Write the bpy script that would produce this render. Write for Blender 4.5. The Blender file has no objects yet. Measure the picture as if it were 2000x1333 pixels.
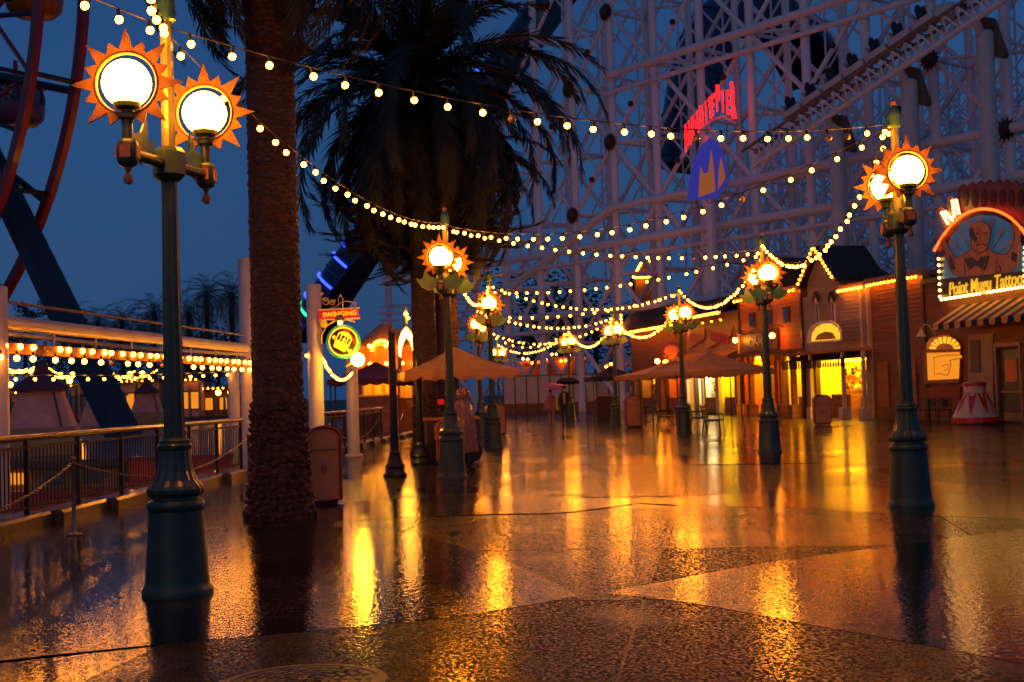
import bpy, math, random
from mathutils import Vector, Matrix
random.seed(7)
sc = bpy.context.scene
R = math.radians
PI = math.pi

# ------------------------------------------------------------------ camera, sky, sun, exposure
F_PX, CAM_Z, PITCH, ROLL = 2500.0, 1.6, 2.3, -1.8
cam_d = bpy.data.cameras.new('camera')
cam_d.sensor_width = 36.0
cam_d.lens = 36.0 * F_PX / 2000.0
cam_d.clip_end = 2000.0
cam_d.dof.use_dof = True
cam_d.dof.focus_distance = 13.0
cam_d.dof.aperture_fstop = 3.4
cam = bpy.data.objects.new('camera', cam_d)
sc.collection.objects.link(cam)
CAM_R = Matrix.Rotation(R(90 + PITCH), 3, 'X') @ Matrix.Rotation(R(ROLL), 3, 'Z')
cam.matrix_world = Matrix.Translation((0, 0, CAM_Z)) @ CAM_R.to_4x4()
sc.camera = cam

world = bpy.data.worlds.new('World')
sc.world = world
world.use_nodes = True
wn, wl = world.node_tree.nodes, world.node_tree.links
wn.clear()
w_out = wn.new('ShaderNodeOutputWorld')
w_sky = wn.new('ShaderNodeTexSky')
w_sky.sky_type = 'NISHITA'
w_sky.sun_disc = False
w_sky.sun_elevation = R(1.0)
w_sky.sun_rotation = R(200)
w_b1 = wn.new('ShaderNodeBackground')
w_b1.inputs['Strength'].default_value = 0.05
w_tint = wn.new('ShaderNodeMix')
w_tint.data_type = 'RGBA'
w_tint.blend_type = 'MULTIPLY'
w_tint.inputs[0].default_value = 1.0
w_tint.inputs[7].default_value = (0.16, 0.30, 0.62, 1)
wl.new(w_sky.outputs[0], w_tint.inputs[6])
wl.new(w_tint.outputs[2], w_b1.inputs['Color'])
w_tc = wn.new('ShaderNodeTexCoord')
w_no = wn.new('ShaderNodeTexNoise')
w_no.inputs['Scale'].default_value = 2.6
w_no.inputs['Detail'].default_value = 4.0
wl.new(w_tc.outputs['Generated'], w_no.inputs['Vector'])
w_cr = wn.new('ShaderNodeValToRGB')
w_cr.color_ramp.elements[0].position = 0.3
w_cr.color_ramp.elements[0].color = (0.0085, 0.042, 0.138, 1)
w_cr.color_ramp.elements[1].position = 0.75
w_cr.color_ramp.elements[1].color = (0.0135, 0.057, 0.172, 1)
wl.new(w_no.outputs['Fac'], w_cr.inputs[0])
w_b2 = wn.new('ShaderNodeBackground')
w_b2.inputs['Strength'].default_value = 1.0
wl.new(w_cr.outputs[0], w_b2.inputs['Color'])
w_add = wn.new('ShaderNodeAddShader')
wl.new(w_b1.outputs[0], w_add.inputs[0])
wl.new(w_b2.outputs[0], w_add.inputs[1])
wl.new(w_add.outputs[0], w_out.inputs['Surface'])

sun_d = bpy.data.lights.new('sun', 'SUN')
sun_d.energy = 0.06
sun_d.angle = R(40)
sun_d.color = (1.0, 0.84, 0.78)
sun = bpy.data.objects.new('sun', sun_d)
sun.rotation_euler = (R(62), 0, R(-20))
sc.collection.objects.link(sun)

sc.view_settings.view_transform = 'Standard'
sc.view_settings.look = 'None'
sc.view_settings.exposure = 0.0
sc.view_settings.gamma = 1.0
sc.render.engine = 'CYCLES'
sc.cycles.use_denoising = True
sc.cycles.max_bounces = 6
sc.cycles.diffuse_bounces = 3
sc.cycles.glossy_bounces = 4
sc.cycles.transmission_bounces = 4
sc.cycles.sample_clamp_indirect = 6.0
sc.cycles.use_adaptive_sampling = False

# light levels (radiance of the lit lamps of the place)
L_GLOBE, L_BULB, L_SHOP, L_SIGN = 92.0, 48.0, 30.0, 3.0

# ------------------------------------------------------------------ pixel helpers (photo 2000x1333)
CAM = Vector((0, 0, CAM_Z))
def ray(px, py):
    return CAM_R @ Vector(((px - 1000) / F_PX, -(py - 666.5) / F_PX, -1))
def at(px, py, d):
    v = ray(px, py)
    return CAM + v * (d / v.y)
def gp(px, py, z=0.0):
    v = ray(px, py)
    return CAM + v * ((z - CAM_Z) / v.z)

# ------------------------------------------------------------------ materials
MATS = {}
def mat(name, col, rough=0.5, metal=0.0, var=0.18, scale=6.0, bump=0.0, bscale=40.0, coat=0.0, emit=None, estr=0.0,
        alpha=1.0, trans=0.0, translucent=0.0, stretch=(1, 1, 1)):
    m = bpy.data.materials.new(name)
    m.use_nodes = True
    n, l = m.node_tree.nodes, m.node_tree.links
    b = n['Principled BSDF']
    tc = n.new('ShaderNodeTexCoord')
    mp = n.new('ShaderNodeMapping')
    mp.inputs['Scale'].default_value = stretch
    l.new(tc.outputs['Object'], mp.inputs['Vector'])
    no = n.new('ShaderNodeTexNoise')
    no.inputs['Scale'].default_value = scale
    no.inputs['Detail'].default_value = 5.0
    l.new(mp.outputs[0], no.inputs['Vector'])
    cr = n.new('ShaderNodeValToRGB')
    cr.color_ramp.elements[0].position = 0.3
    cr.color_ramp.elements[1].position = 0.72
    cr.color_ramp.elements[0].color = tuple(c * (1 - var) for c in col) + (1,)
    cr.color_ramp.elements[1].color = tuple(min(1, c * (1 + var)) for c in col) + (1,)
    l.new(no.outputs['Fac'], cr.inputs[0])
    l.new(cr.outputs[0], b.inputs['Base Color'])
    mr = n.new('ShaderNodeMapRange')
    mr.inputs[3].default_value = max(0.03, rough - 0.12)
    mr.inputs[4].default_value = min(1.0, rough + 0.12)
    l.new(no.outputs['Fac'], mr.inputs[0])
    l.new(mr.outputs[0], b.inputs['Roughness'])
    b.inputs['Metallic'].default_value = metal
    b.inputs['Coat Weight'].default_value = coat
    b.inputs['Coat Roughness'].default_value = 0.12
    b.inputs['Alpha'].default_value = alpha
    b.inputs['Transmission Weight'].default_value = trans
    if bump:
        n2 = n.new('ShaderNodeTexNoise')
        n2.inputs['Scale'].default_value = bscale
        n2.inputs['Detail'].default_value = 4.0
        l.new(mp.outputs[0], n2.inputs['Vector'])
        bp = n.new('ShaderNodeBump')
        bp.inputs['Strength'].default_value = bump
        bp.inputs['Distance'].default_value = 0.02
        l.new(n2.outputs['Fac'], bp.inputs['Height'])
        l.new(bp.outputs[0], b.inputs['Normal'])
    if emit:
        b.inputs['Emission Color'].default_value = tuple(emit) + (1,)
        b.inputs['Emission Strength'].default_value = estr
    if translucent:
        tr = n.new('ShaderNodeBsdfTranslucent')
        l.new(cr.outputs[0], tr.inputs['Color'])
        mx = n.new('ShaderNodeMixShader')
        mx.inputs[0].default_value = translucent
        l.new(b.outputs[0], mx.inputs[1])
        l.new(tr.outputs[0], mx.inputs[2])
        l.new(mx.outputs[0], n['Material Output'].inputs['Surface'])
    MATS[name] = m
    return m
def emis(name, col, strength):
    m = bpy.data.materials.new(name)
    m.use_nodes = True
    b = m.node_tree.nodes['Principled BSDF']
    b.inputs['Base Color'].default_value = (0.05, 0.045, 0.04, 1)
    b.inputs['Emission Color'].default_value = tuple(col) + (1,)
    b.inputs['Emission Strength'].default_value = strength
    MATS[name] = m
    return m

WARM = (1.0, 0.60, 0.20)
mat('lamp_green', (0.030, 0.060, 0.026), 0.42, 0.0, 0.25, 9, 0.12, 60, coat=0.15)
mat('lamp_yellow_green', (0.16, 0.17, 0.03), 0.4, 0, 0.2, 9, 0.1, 60, coat=0.5)
mat('leaf_plate', (0.05, 0.16, 0.045), 0.4, 0, 0.25, 6, coat=0.4)
mat('sun_orange', (0.23, 0.10, 0.009), 0.5, 0, 0.2, 7, 0.05, 30, translucent=0.12)
mat('ball_orange', (0.42, 0.13, 0.03), 0.4, 0, 0.2, 20)
emis('globe_light', (1.0, 0.27, 0.012), L_GLOBE)
emis('bulb_light', (1.0, 0.29, 0.016), L_BULB)
emis('bulb_white', (1.0, 0.48, 0.09), L_BULB * 0.4)
emis('bulb_amber', (1.0, 0.22, 0.006), L_BULB * 1.2)
mat('bulb_off', (0.45, 0.24, 0.08), 0.25, 0, 0.1, 8, coat=0.8)
mat('black_wire', (0.018, 0.016, 0.014), 0.5, 0, 0.2, 30)
mat('palm_bark', (0.050, 0.021, 0.008), 0.75, 0, 0.55, 7, 0.9, 26, stretch=(1, 1, 2.5))
mat('palm_scale', (0.070, 0.029, 0.010), 0.6, 0, 0.5, 9, 0.7, 34)
mat('palm_leaf', (0.011, 0.015, 0.005), 0.65, 0, 0.45, 2.5, translucent=0.05)
mat('dark_leaf', (0.035, 0.050, 0.022), 0.6, 0, 0.4, 1.5)
mat('white_steel', (0.56, 0.49, 0.44), 0.42, 0, 0.14, 1.4, 0.1, 14)
mat('white_lattice', (0.78, 0.72, 0.72), 0.5, 0, 0.14, 0.4)
mat('rail_black', (0.010, 0.009, 0.009), 0.55, 0.0, 0.3, 14)
mat('wood_rail', (0.10, 0.032, 0.012), 0.32, 0, 0.35, 6, 0.2, 30, coat=0.7, stretch=(1, 0.1, 1))
mat('kerb_concrete', (0.07, 0.05, 0.034), 0.45, 0, 0.35, 5, 0.3, 50, coat=0.5)
mat('wheel_red', (0.36, 0.022, 0.012), 0.4, 0.1, 0.2, 1.2, coat=0.3)
mat('wheel_dark', (0.022, 0.020, 0.026), 0.45, 0.2, 0.25, 1.0)
mat('cabin_purple', (0.13, 0.06, 0.12), 0.4, 0.1, 0.2, 2)
mat('cabin_orange', (0.50, 0.13, 0.02), 0.4, 0.1, 0.3, 2)
mat('glass_dark', (0.04, 0.05, 0.07), 0.1, 0, 0.2, 2, coat=1.0)
mat('hut_pink', (0.62, 0.32, 0.24), 0.6, 0, 0.18, 2.5, 0.2, 20)
mat('hut_maroon', (0.11, 0.022, 0.032), 0.5, 0, 0.25, 3, 0.2, 16)
mat('trim_tan', (0.40, 0.24, 0.10), 0.5, 0, 0.2, 4)
mat('deck_red', (0.55, 0.03, 0.012), 0.35, 0, 0.3, 2, coat=0.3)
mat('stucco_cream', (0.36, 0.24, 0.12), 0.6, 0, 0.15, 1.5)
mat('sign_red', (0.55, 0.012, 0.008), 0.35, 0, 0.1, 5, coat=0.4)
mat('sign_green', (0.02, 0.24, 0.13), 0.35, 0, 0.2, 6, coat=0.4)
mat('sign_black', (0.012, 0.010, 0.010), 0.4, 0, 0.3, 6)
mat('sign_yellow', (0.80, 0.60, 0.05), 0.35, 0, 0.1, 6)
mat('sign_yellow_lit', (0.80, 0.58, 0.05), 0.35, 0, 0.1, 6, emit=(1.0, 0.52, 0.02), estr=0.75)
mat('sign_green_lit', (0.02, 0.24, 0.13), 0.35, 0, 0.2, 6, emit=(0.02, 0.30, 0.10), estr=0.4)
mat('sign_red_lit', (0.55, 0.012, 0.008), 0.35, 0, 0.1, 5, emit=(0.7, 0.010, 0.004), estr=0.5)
mat('sign_cream', (0.72, 0.60, 0.36), 0.4, 0, 0.1, 6)
mat('scroll_cream', (0.66, 0.47, 0.22), 0.4, 0, 0.12, 9)
mat('bin_cream', (0.46, 0.20, 0.045), 0.4, 0, 0.14, 5, coat=0.3)
mat('bin_red', (0.30, 0.02, 0.012), 0.35, 0, 0.2, 6, coat=0.5)
mat('black_iron', (0.010, 0.010, 0.011), 0.4, 0.3, 0.3, 10)
mat('canvas_orange', (0.90, 0.44, 0.11), 0.65, 0, 0.12, 4, 0.15, 60, translucent=0.35)
mat('canvas_brown', (0.55, 0.25, 0.065), 0.65, 0, 0.15, 4, 0.15, 60, translucent=0.25)
mat('canvas_navy', (0.006, 0.008, 0.030), 0.85, 0, 0.2, 4)
mat('canvas_maroon', (0.16, 0.016, 0.018), 0.6, 0, 0.2, 4)
mat('wood_dark', (0.25, 0.095, 0.028), 0.75, 0, 0.35, 3, 0.3, 24, stretch=(0.3, 0.3, 3))
mat('wood_brown', (0.40, 0.14, 0.033), 0.75, 0, 0.3, 3, 0.3, 24, stretch=(0.3, 0.3, 3))
mat('siding_grey', (0.30, 0.24, 0.15), 0.75, 0, 0.18, 3, 0.2, 24, stretch=(0.3, 0.3, 3))
mat('siding_red', (0.34, 0.062, 0.016), 0.75, 0, 0.25, 3, 0.2, 24, stretch=(0.3, 0.3, 3))
mat('siding_tan', (0.47, 0.24, 0.07), 0.5, 0, 0.18, 3, 0.2, 24, stretch=(0.3, 0.3, 3))
mat('trim_white', (0.60, 0.45, 0.28), 0.45, 0, 0.14, 4)
mat('trim_dark', (0.05, 0.022, 0.014), 0.5, 0, 0.3, 6)
mat('roof_slate', (0.030, 0.020, 0.018), 0.85, 0, 0.3, 5, 0.3, 12)
mat('roof_edge', (0.33, 0.11, 0.03), 0.5, 0, 0.25, 5)
mat('inner_yellow', (0.82, 0.58, 0.09), 0.6, 0, 0.12, 2)
mat('inner_green', (0.62, 0.70, 0.08), 0.6, 0, 0.15, 2)
mat('inner_white', (0.80, 0.74, 0.60), 0.6, 0, 0.12, 2)
mat('inner_orange', (0.75, 0.20, 0.03), 0.6, 0, 0.12, 2)
emis('shop_light', (1.0, 0.46, 0.012), L_SHOP)
emis('shop_light_cool', (1.0, 0.74, 0.30), L_SHOP)
emis('backlit_yellow', (1.0, 0.30, 0.012), 0.9)
emis('shop_light_dim', (1.0, 0.42, 0.05), 6.0)
emis('backlit_bright', (1.0, 0.50, 0.02), 1.2)
mat('ink_brown', (0.32, 0.10, 0.02), 0.5, 0, 0.1, 8)
emis('neon_red', (1.0, 0.006, 0.006), 3.4)
emis('neon_orange', (1.0, 0.055, 0.004), 7.0)
emis('led_blue', (0.03, 0.06, 1.0), 4.0)
emis('sign_lamp', (1.0, 0.46, 0.02), 150.0)
emis('arch_light', (1.0, 0.36, 0.03), 44.0)
emis('led_green', (0.02, 0.9, 0.35), 3.0)
emis('panel_blue', (0.06, 0.07, 0.75), 0.32)
emis('panel_orange', (1.0, 0.26, 0.05), 0.26)
mat('tube_blue', (0.012, 0.020, 0.055), 0.35, 0.2, 0.3, 0.3, coat=0.4)
mat('tube_rib', (0.03, 0.06, 0.12), 0.4, 0.3, 0.2, 0.5)
mat('starburst_brown', (0.055, 0.022, 0.012), 0.6, 0, 0.2, 3)
mat('bracket_ochre', (0.16, 0.085, 0.03), 0.5, 0, 0.2, 1)
mat('track_brown', (0.20, 0.13, 0.10), 0.45, 0.2, 0.2, 1)
mat('skin', (0.50, 0.28, 0.18), 0.5, 0, 0.1, 12)
mat('tattoo_skin', (0.62, 0.24, 0.09), 0.5, 0, 0.3, 3)
mat('tattoo_ink', (0.05, 0.045, 0.045), 0.5, 0, 0.3, 5)
mat('board_blue', (0.04, 0.20, 0.36), 0.5, 0, 0.5, 1.0, emit=(0.02, 0.16, 0.30), estr=0.22)  # slight self-glow stands in for bulb light on the blue board
mat('board_ray', (0.30, 0.36, 0.40), 0.5, 0, 0.3, 2)
mat('crest_red', (0.12, 0.018, 0.012), 0.5, 0, 0.3, 3)
mat('poncho_clear', (0.34, 0.14, 0.035), 0.25, 0, 0.3, 9, 0.5, 10, coat=0.5, alpha=0.86)
mat('poncho_pink', (0.55, 0.20, 0.13), 0.3, 0, 0.15, 9, 0.4, 14, translucent=0.3)
mat('cloth_dark', (0.014, 0.013, 0.016), 0.7, 0, 0.3, 14)
mat('cloth_navy', (0.03, 0.03, 0.055), 0.7, 0, 0.3, 14)
mat('hair_dark', (0.02, 0.012, 0.008), 0.5, 0, 0.3, 30)
mat('umbrella_pink', (0.55, 0.16, 0.28), 0.5, 0, 0.1, 9, translucent=0.3)
mat('chain_steel', (0.25, 0.20, 0.16), 0.35, 0.8, 0.2, 30)
mat('door_green', (0.055, 0.075, 0.040), 0.4, 0, 0.2, 5)
mat('white_panel', (0.60, 0.47, 0.38), 0.5, 0, 0.12, 1.2, 0.1, 10)
mat('iron_cover', (0.035, 0.036, 0.040), 0.32, 0.6, 0.4, 25, 0.4, 90)
mat('shore_ground', (0.05, 0.045, 0.04), 0.7, 0, 0.3, 0.2)

def ground_material(name, c0, c1, r0, r1, ripple, grain, puddle_bias, spec=0.5, grit=0.5):
    m = bpy.data.materials.new(name)
    m.use_nodes = True
    n, l = m.node_tree.nodes, m.node_tree.links
    b = n['Principled BSDF']
    geo = n.new('ShaderNodeNewGeometry')
    big = n.new('ShaderNodeTexNoise')
    big.inputs['Scale'].default_value = 0.42
    big.inputs['Detail'].default_value = 2.5
    big.inputs['Roughness'].default_value = 0.5
    mp = n.new('ShaderNodeMapping')
    mp.inputs['Scale'].default_value = (1.0, 0.75, 1.0)
    l.new(geo.outputs['Position'], mp.inputs['Vector'])
    l.new(mp.outputs[0], big.inputs['Vector'])
    mask = n.new('ShaderNodeMapRange')
    mask.interpolation_type = 'SMOOTHSTEP'
    mask.inputs[1].default_value = puddle_bias
    mask.inputs[2].default_value = puddle_bias + 0.16
    l.new(big.outputs['Fac'], mask.inputs[0])
    fine = n.new('ShaderNodeTexNoise')
    fine.inputs['Scale'].default_value = 3.4
    fine.inputs['Detail'].default_value = 6.0
    l.new(geo.outputs['Position'], fine.inputs['Vector'])
    cr = n.new('ShaderNodeValToRGB')
    cr.color_ramp.elements[0].position = 0.32
    cr.color_ramp.elements[1].position = 0.7
    cr.color_ramp.elements[0].color = c0 + (1,)
    cr.color_ramp.elements[1].color = c1 + (1,)
    l.new(fine.outputs['Fac'], cr.inputs[0])
    dark = n.new('ShaderNodeMix')
    dark.data_type = 'RGBA'
    dark.blend_type = 'MULTIPLY'
    dark.inputs[7].default_value = (0.45, 0.43, 0.42, 1)
    l.new(mask.outputs[0], dark.inputs[0])
    l.new(cr.outputs[0], dark.inputs[6])
    l.new(dark.outputs[2], b.inputs['Base Color'])
    rf = n.new('ShaderNodeMapRange')
    rf.inputs[1].default_value = 0.3
    rf.inputs[2].default_value = 0.7
    rf.inputs[3].default_value = r1 - 0.06
    rf.inputs[4].default_value = r1 + 0.06
    l.new(fine.outputs['Fac'], rf.inputs[0])
    rm = n.new('ShaderNodeMix')
    rm.data_type = 'FLOAT'
    l.new(mask.outputs[0], rm.inputs[0])
    l.new(rf.outputs[0], rm.inputs[2])
    rm.inputs[3].default_value = r0
    gt = n.new('ShaderNodeTexNoise')
    gt.inputs['Scale'].default_value = 38.0
    gt.inputs['Detail'].default_value = 4.0
    gt.inputs['Roughness'].default_value = 0.65
    l.new(geo.outputs['Position'], gt.inputs['Vector'])
    gm_ = n.new('ShaderNodeMapRange')
    gm_.inputs[1].default_value = grit - 0.05
    gm_.inputs[2].default_value = grit + 0.05
    l.new(gt.outputs['Fac'], gm_.inputs[0])
    wet = n.new('ShaderNodeMath')
    wet.operation = 'MULTIPLY_ADD'
    wet.inputs[1].default_value = -0.8
    wet.inputs[2].default_value = 1.0
    l.new(mask.outputs[0], wet.inputs[0])
    gw = n.new('ShaderNodeMath')
    gw.operation = 'MULTIPLY'
    l.new(gm_.outputs[0], gw.inputs[0])
    l.new(wet.outputs[0], gw.inputs[1])
    rg = n.new('ShaderNodeMix')
    rg.data_type = 'FLOAT'
    rg.inputs[3].default_value = 0.55
    l.new(gw.outputs[0], rg.inputs[0])
    l.new(rm.outputs[0], rg.inputs[2])
    l.new(rg.outputs[0], b.inputs['Roughness'])
    dry = n.new('ShaderNodeMath')
    dry.operation = 'MULTIPLY_ADD'
    dry.inputs[1].default_value = -0.46
    dry.inputs[2].default_value = 0.5
    l.new(gw.outputs[0], dry.inputs[0])
    l.new(dry.outputs[0], b.inputs['Specular IOR Level'])
    b.inputs['IOR'].default_value = 1.33

    # rain ripples and paving grain
    rp = n.new('ShaderNodeTexNoise')
    rp.inputs['Scale'].default_value = 21.0
    rp.inputs['Detail'].default_value = 3.0
    l.new(geo.outputs['Position'], rp.inputs['Vector'])
    gr = n.new('ShaderNodeTexNoise')
    gr.inputs['Scale'].default_value = 95.0
    gr.inputs['Detail'].default_value = 3.0
    l.new(geo.outputs['Position'], gr.inputs['Vector'])
    b1 = n.new('ShaderNodeBump')
    b1.inputs['Strength'].default_value = ripple
    b1.inputs['Distance'].default_value = 0.01
    l.new(rp.outputs['Fac'], b1.inputs['Height'])
    inv = n.new('ShaderNodeMath')
    inv.operation = 'MULTIPLY_ADD'
    inv.inputs[1].default_value = -grain * 0.8
    inv.inputs[2].default_value = grain
    l.new(mask.outputs[0], inv.inputs[0])
    b2 = n.new('ShaderNodeBump')
    b2.inputs['Distance'].default_value = 0.004
    l.new(inv.outputs[0], b2.inputs['Strength'])
    l.new(gr.outputs['Fac'], b2.inputs['Height'])
    l.new(b1.outputs[0], b2.inputs['Normal'])
    l.new(b2.outputs[0], b.inputs['Normal'])
    MATS[name] = m
ground_material('wet_aggregate', (0.012, 0.006, 0.003), (0.036, 0.017, 0.007), 0.03, 0.105, 0.14, 0.05, 0.54, 0.3, 0.475)
ground_material('wet_concrete', (0.012, 0.006, 0.003), (0.036, 0.017, 0.007), 0.03, 0.105, 0.14, 0.05, 0.50, 0.3, 0.535)
ground_material('wet_dark_band', (0.010, 0.007, 0.005), (0.020, 0.013, 0.008), 0.02, 0.06, 0.26, 0.03, 0.41, 0.5, 0.60)
def water_material():
    m = bpy.data.materials.new('bay_water')
    m.use_nodes = True
    n, l = m.node_tree.nodes, m.node_tree.links
    b = n['Principled BSDF']
    b.inputs['Base Color'].default_value = (0.006, 0.008, 0.014, 1)
    b.inputs['Roughness'].default_value = 0.06
    geo = n.new('ShaderNodeNewGeometry')
    no = n.new('ShaderNodeTexNoise')
    no.inputs['Scale'].default_value = 1.6
    no.inputs['Detail'].default_value = 4
    l.new(geo.outputs['Position'], no.inputs['Vector'])
    bp = n.new('ShaderNodeBump')
    bp.inputs['Strength'].default_value = 0.3
    bp.inputs['Distance'].default_value = 0.08
    l.new(no.outputs['Fac'], bp.inputs['Height'])
    l.new(bp.outputs[0], b.inputs['Normal'])
    MATS['bay_water'] = m
water_material()

# ------------------------------------------------------------------ mesh builder
def ortho(d):
    d = Vector(d).normalized()
    a = Vector((0, 0, 1)) if abs(d.z) < 0.9 else Vector((1, 0, 0))
    x = d.cross(a).normalized()
    return x, x.cross(d).normalized(), d
class MB:
    def __init__(s):
        s.v, s.f, s.m, s.mi = [], [], [], 0
    def add(s, vs, fs):
        o = len(s.v)
        s.v += [tuple(v) for v in vs]
        s.f += [tuple(i + o for i in f) for f in fs]
        s.m += [s.mi] * len(fs)
        return s
    def box(s, c, size, M=None):
        c = Vector(c)
        h = [x / 2 for x in size]
        vs = []
        for sx, sy, sz in ((-1,-1,-1),(1,-1,-1),(1,1,-1),(-1,1,-1),(-1,-1,1),(1,-1,1),(1,1,1),(-1,1,1)):
            p = Vector((sx*h[0], sy*h[1], sz*h[2]))
            vs.append(c + (M @ p if M else p))
        return s.add(vs, [(3,2,1,0),(4,5,6,7),(0,1,5,4),(1,2,6,5),(2,3,7,6),(3,0,4,7)])
    def bx(s, x0, x1, y0, y1, z0, z1):
        return s.box(((x0+x1)/2, (y0+y1)/2, (z0+z1)/2), (abs(x1-x0), abs(y1-y0), abs(z1-z0)))
    def bar(s, a, b, w, h=None):
        a, b = Vector(a), Vector(b)
        h = h or w
        x, y, d = ortho(b - a)
        vs = []
        for p in (a, b):
            for i, j in ((-1,-1),(1,-1),(1,1),(-1,1)):
                vs.append(p + x*(i*w/2) + y*(j*h/2))
        return s.add(vs, [(3,2,1,0),(4,5,6,7),(0,1,5,4),(1,2,6,5),(2,3,7,6),(3,0,4,7)])
    def cyl(s, a, b, r0, r1=None, n=10):
        a, b = Vector(a), Vector(b)
        r1 = r0 if r1 is None else r1
        x, y, d = ortho(b - a)
        vs = []
        for p, r in ((a, r0), (b, r1)):
            for i in range(n):
                t = 2*PI*i/n
                vs.append(p + x*(r*math.cos(t)) + y*(r*math.sin(t)))
        fs = [(i, (i+1) % n, n + (i+1) % n, n + i) for i in range(n)]
        fs += [tuple(range(n-1, -1, -1)), tuple(range(n, 2*n))]
        return s.add(vs, fs)
    def lathe(s, prof, n=16, o=(0, 0, 0), flute=0.0):
        vs, fs = [], []
        for r, z in prof:
            for i in range(n):
                t = 2*PI*i/n
                rr = r*(1 - flute*(i % 2))
                vs.append((o[0] + rr*math.cos(t), o[1] + rr*math.sin(t), o[2] + z))
        for k in range(len(prof) - 1):
            for i in range(n):
                j = (i+1) % n
                fs.append((k*n+i, k*n+j, (k+1)*n+j, (k+1)*n+i))
        fs.append(tuple(range(n-1, -1, -1)))
        fs.append(tuple((len(prof)-1)*n + i for i in range(n)))
        return s.add(vs, fs)
    def tube(s, pts, r, n=6, r1=None):
        pts = [Vector(p) for p in pts]
        vs, fs = [], []
        N = len(pts)
        px = None
        for k, p in enumerate(pts):
            d = (pts[min(k+1, N-1)] - pts[max(k-1, 0)])
            x, y, d = ortho(d)
            if px is not None:
                x = (px - d*px.dot(d)).normalized()
                y = x.cross(d).normalized()
            px = x
            rr = r if r1 is None else r + (r1 - r)*k/(N-1)
            for i in range(n):
                t = 2*PI*i/n
                vs.append(p + x*(rr*math.cos(t)) + y*(rr*math.sin(t)))
        for k in range(N-1):
            for i in range(n):
                j = (i+1) % n
                fs.append((k*n+i, k*n+j, (k+1)*n+j, (k+1)*n+i))
        fs.append(tuple(range(n-1, -1, -1)))
        fs.append(tuple((N-1)*n + i for i in range(n)))
        return s.add(vs, fs)
    def sphere(s, c, r, nu=12, nv=8, sz=1.0):
        c = Vector(c)
        vs = [c + Vector((0, 0, -r*sz))]
        for k in range(1, nv):
            t = PI*k/nv
            for i in range(nu):
                a = 2*PI*i/nu
                vs.append(c + Vector((r*math.sin(t)*math.cos(a), r*math.sin(t)*math.sin(a), -r*sz*math.cos(t))))
        vs.append(c + Vector((0, 0, r*sz)))
        fs = []
        for i in range(nu):
            j = (i+1) % nu
            fs.append((0, 1+j, 1+i))
            for k in range(nv-2):
                fs.append((1+k*nu+i, 1+k*nu+j, 1+(k+1)*nu+j, 1+(k+1)*nu+i))
            e = 1+(nv-2)*nu
            fs.append((e+i, e+j, len(vs)-1))
        return s.add(vs, fs)
    def prism(s, poly, o, ux, uy, t):
        o, ux, uy = Vector(o), Vector(ux), Vector(uy)
        nn = ux.cross(uy).normalized()
        k = len(poly)
        vs = [o + ux*p[0] + uy*p[1] for p in poly] + [o + ux*p[0] + uy*p[1] + nn*t for p in poly]
        fs = [tuple(range(k-1, -1, -1)), tuple(range(k, 2*k))]
        fs += [(i, (i+1) % k, k+(i+1) % k, k+i) for i in range(k)]
        return s.add(vs, fs)
    def mesh(s, name, mats, smooth=False):
        me = bpy.data.meshes.new(name)
        me.from_pydata(s.v, [], s.f)
        if isinstance(mats, str):
            mats = [mats]
        for m in mats:
            me.materials.append(MATS[m])
        if len(mats) > 1:
            me.polygons.foreach_set('material_index', s.m)
        if smooth:
            me.polygons.foreach_set('use_smooth', [True]*len(me.polygons))
            try:
                me.set_sharp_from_angle(angle=R(42))
            except Exception:
                pass
        me.update()
        return me
    def build(s, name, mats, parent=None, smooth=False, loc=None, label=None):
        return place(name, s.mesh(name, mats, smooth), parent, loc, label=label)
def place(name, me, parent=None, loc=None, rotz=0.0, label=None, rot=None, scale=None):
    o = bpy.data.objects.new(name, me)
    sc.collection.objects.link(o)
    o.parent = parent
    if loc is not None:
        o.location = loc
    o.rotation_euler = rot if rot is not None else (0, 0, rotz)
    if scale is not None:
        o.scale = scale if hasattr(scale, '__len__') else (scale,)*3
    if label:
        o['label'] = label
    return o
def tag(o, label=None, cat=None, group=None, kind=None):
    if label: o['label'] = label
    if cat: o['category'] = cat
    if group: o['group'] = group
    if kind: o['kind'] = kind
    return o
def thing(name, label, cat, loc=(0, 0, 0), rotz=0.0, group=None):
    o = place(name, None, None, loc, rotz)
    return tag(o, label, cat, group)
def copy_tree(o, parent=None):
    c = o.copy()
    sc.collection.objects.link(c)
    c.parent = parent
    for ch in list(o.children):
        copy_tree(ch, c)
    return c
UNIT = {}
def rod(name, a, b, r, m, parent, n=6):
    a, b = Vector(a), Vector(b)
    key = (m, n)
    if key not in UNIT:
        UNIT[key] = MB().cyl((0, 0, 0), (0, 0, 1), 1, 1, n).mesh('rod', m)
    o = bpy.data.objects.new(name, UNIT[key])
    sc.collection.objects.link(o)
    o.parent = parent
    d = b - a
    o.rotation_mode = 'QUATERNION'
    o.rotation_quaternion = Vector((0, 0, 1)).rotation_difference(d)
    o.location = a
    o.scale = (r, r, d.length)
    return o
def text_mesh(txt, size, extrude, m, shear=0.0, bold=0.0):
    cu = bpy.data.curves.new('lettering', 'FONT')
    cu.body = txt
    cu.size = size
    cu.extrude = extrude
    cu.shear = shear
    cu.offset = bold
    cu.align_x = 'CENTER'
    cu.align_y = 'CENTER'
    o = bpy.data.objects.new('lettering', cu)
    sc.collection.objects.link(o)
    dg = bpy.context.evaluated_depsgraph_get()
    me = bpy.data.meshes.new_from_object(o.evaluated_get(dg))
    bpy.data.objects.remove(o)
    me.materials.clear()
    me.materials.append(MATS[m])
    return me
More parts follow.
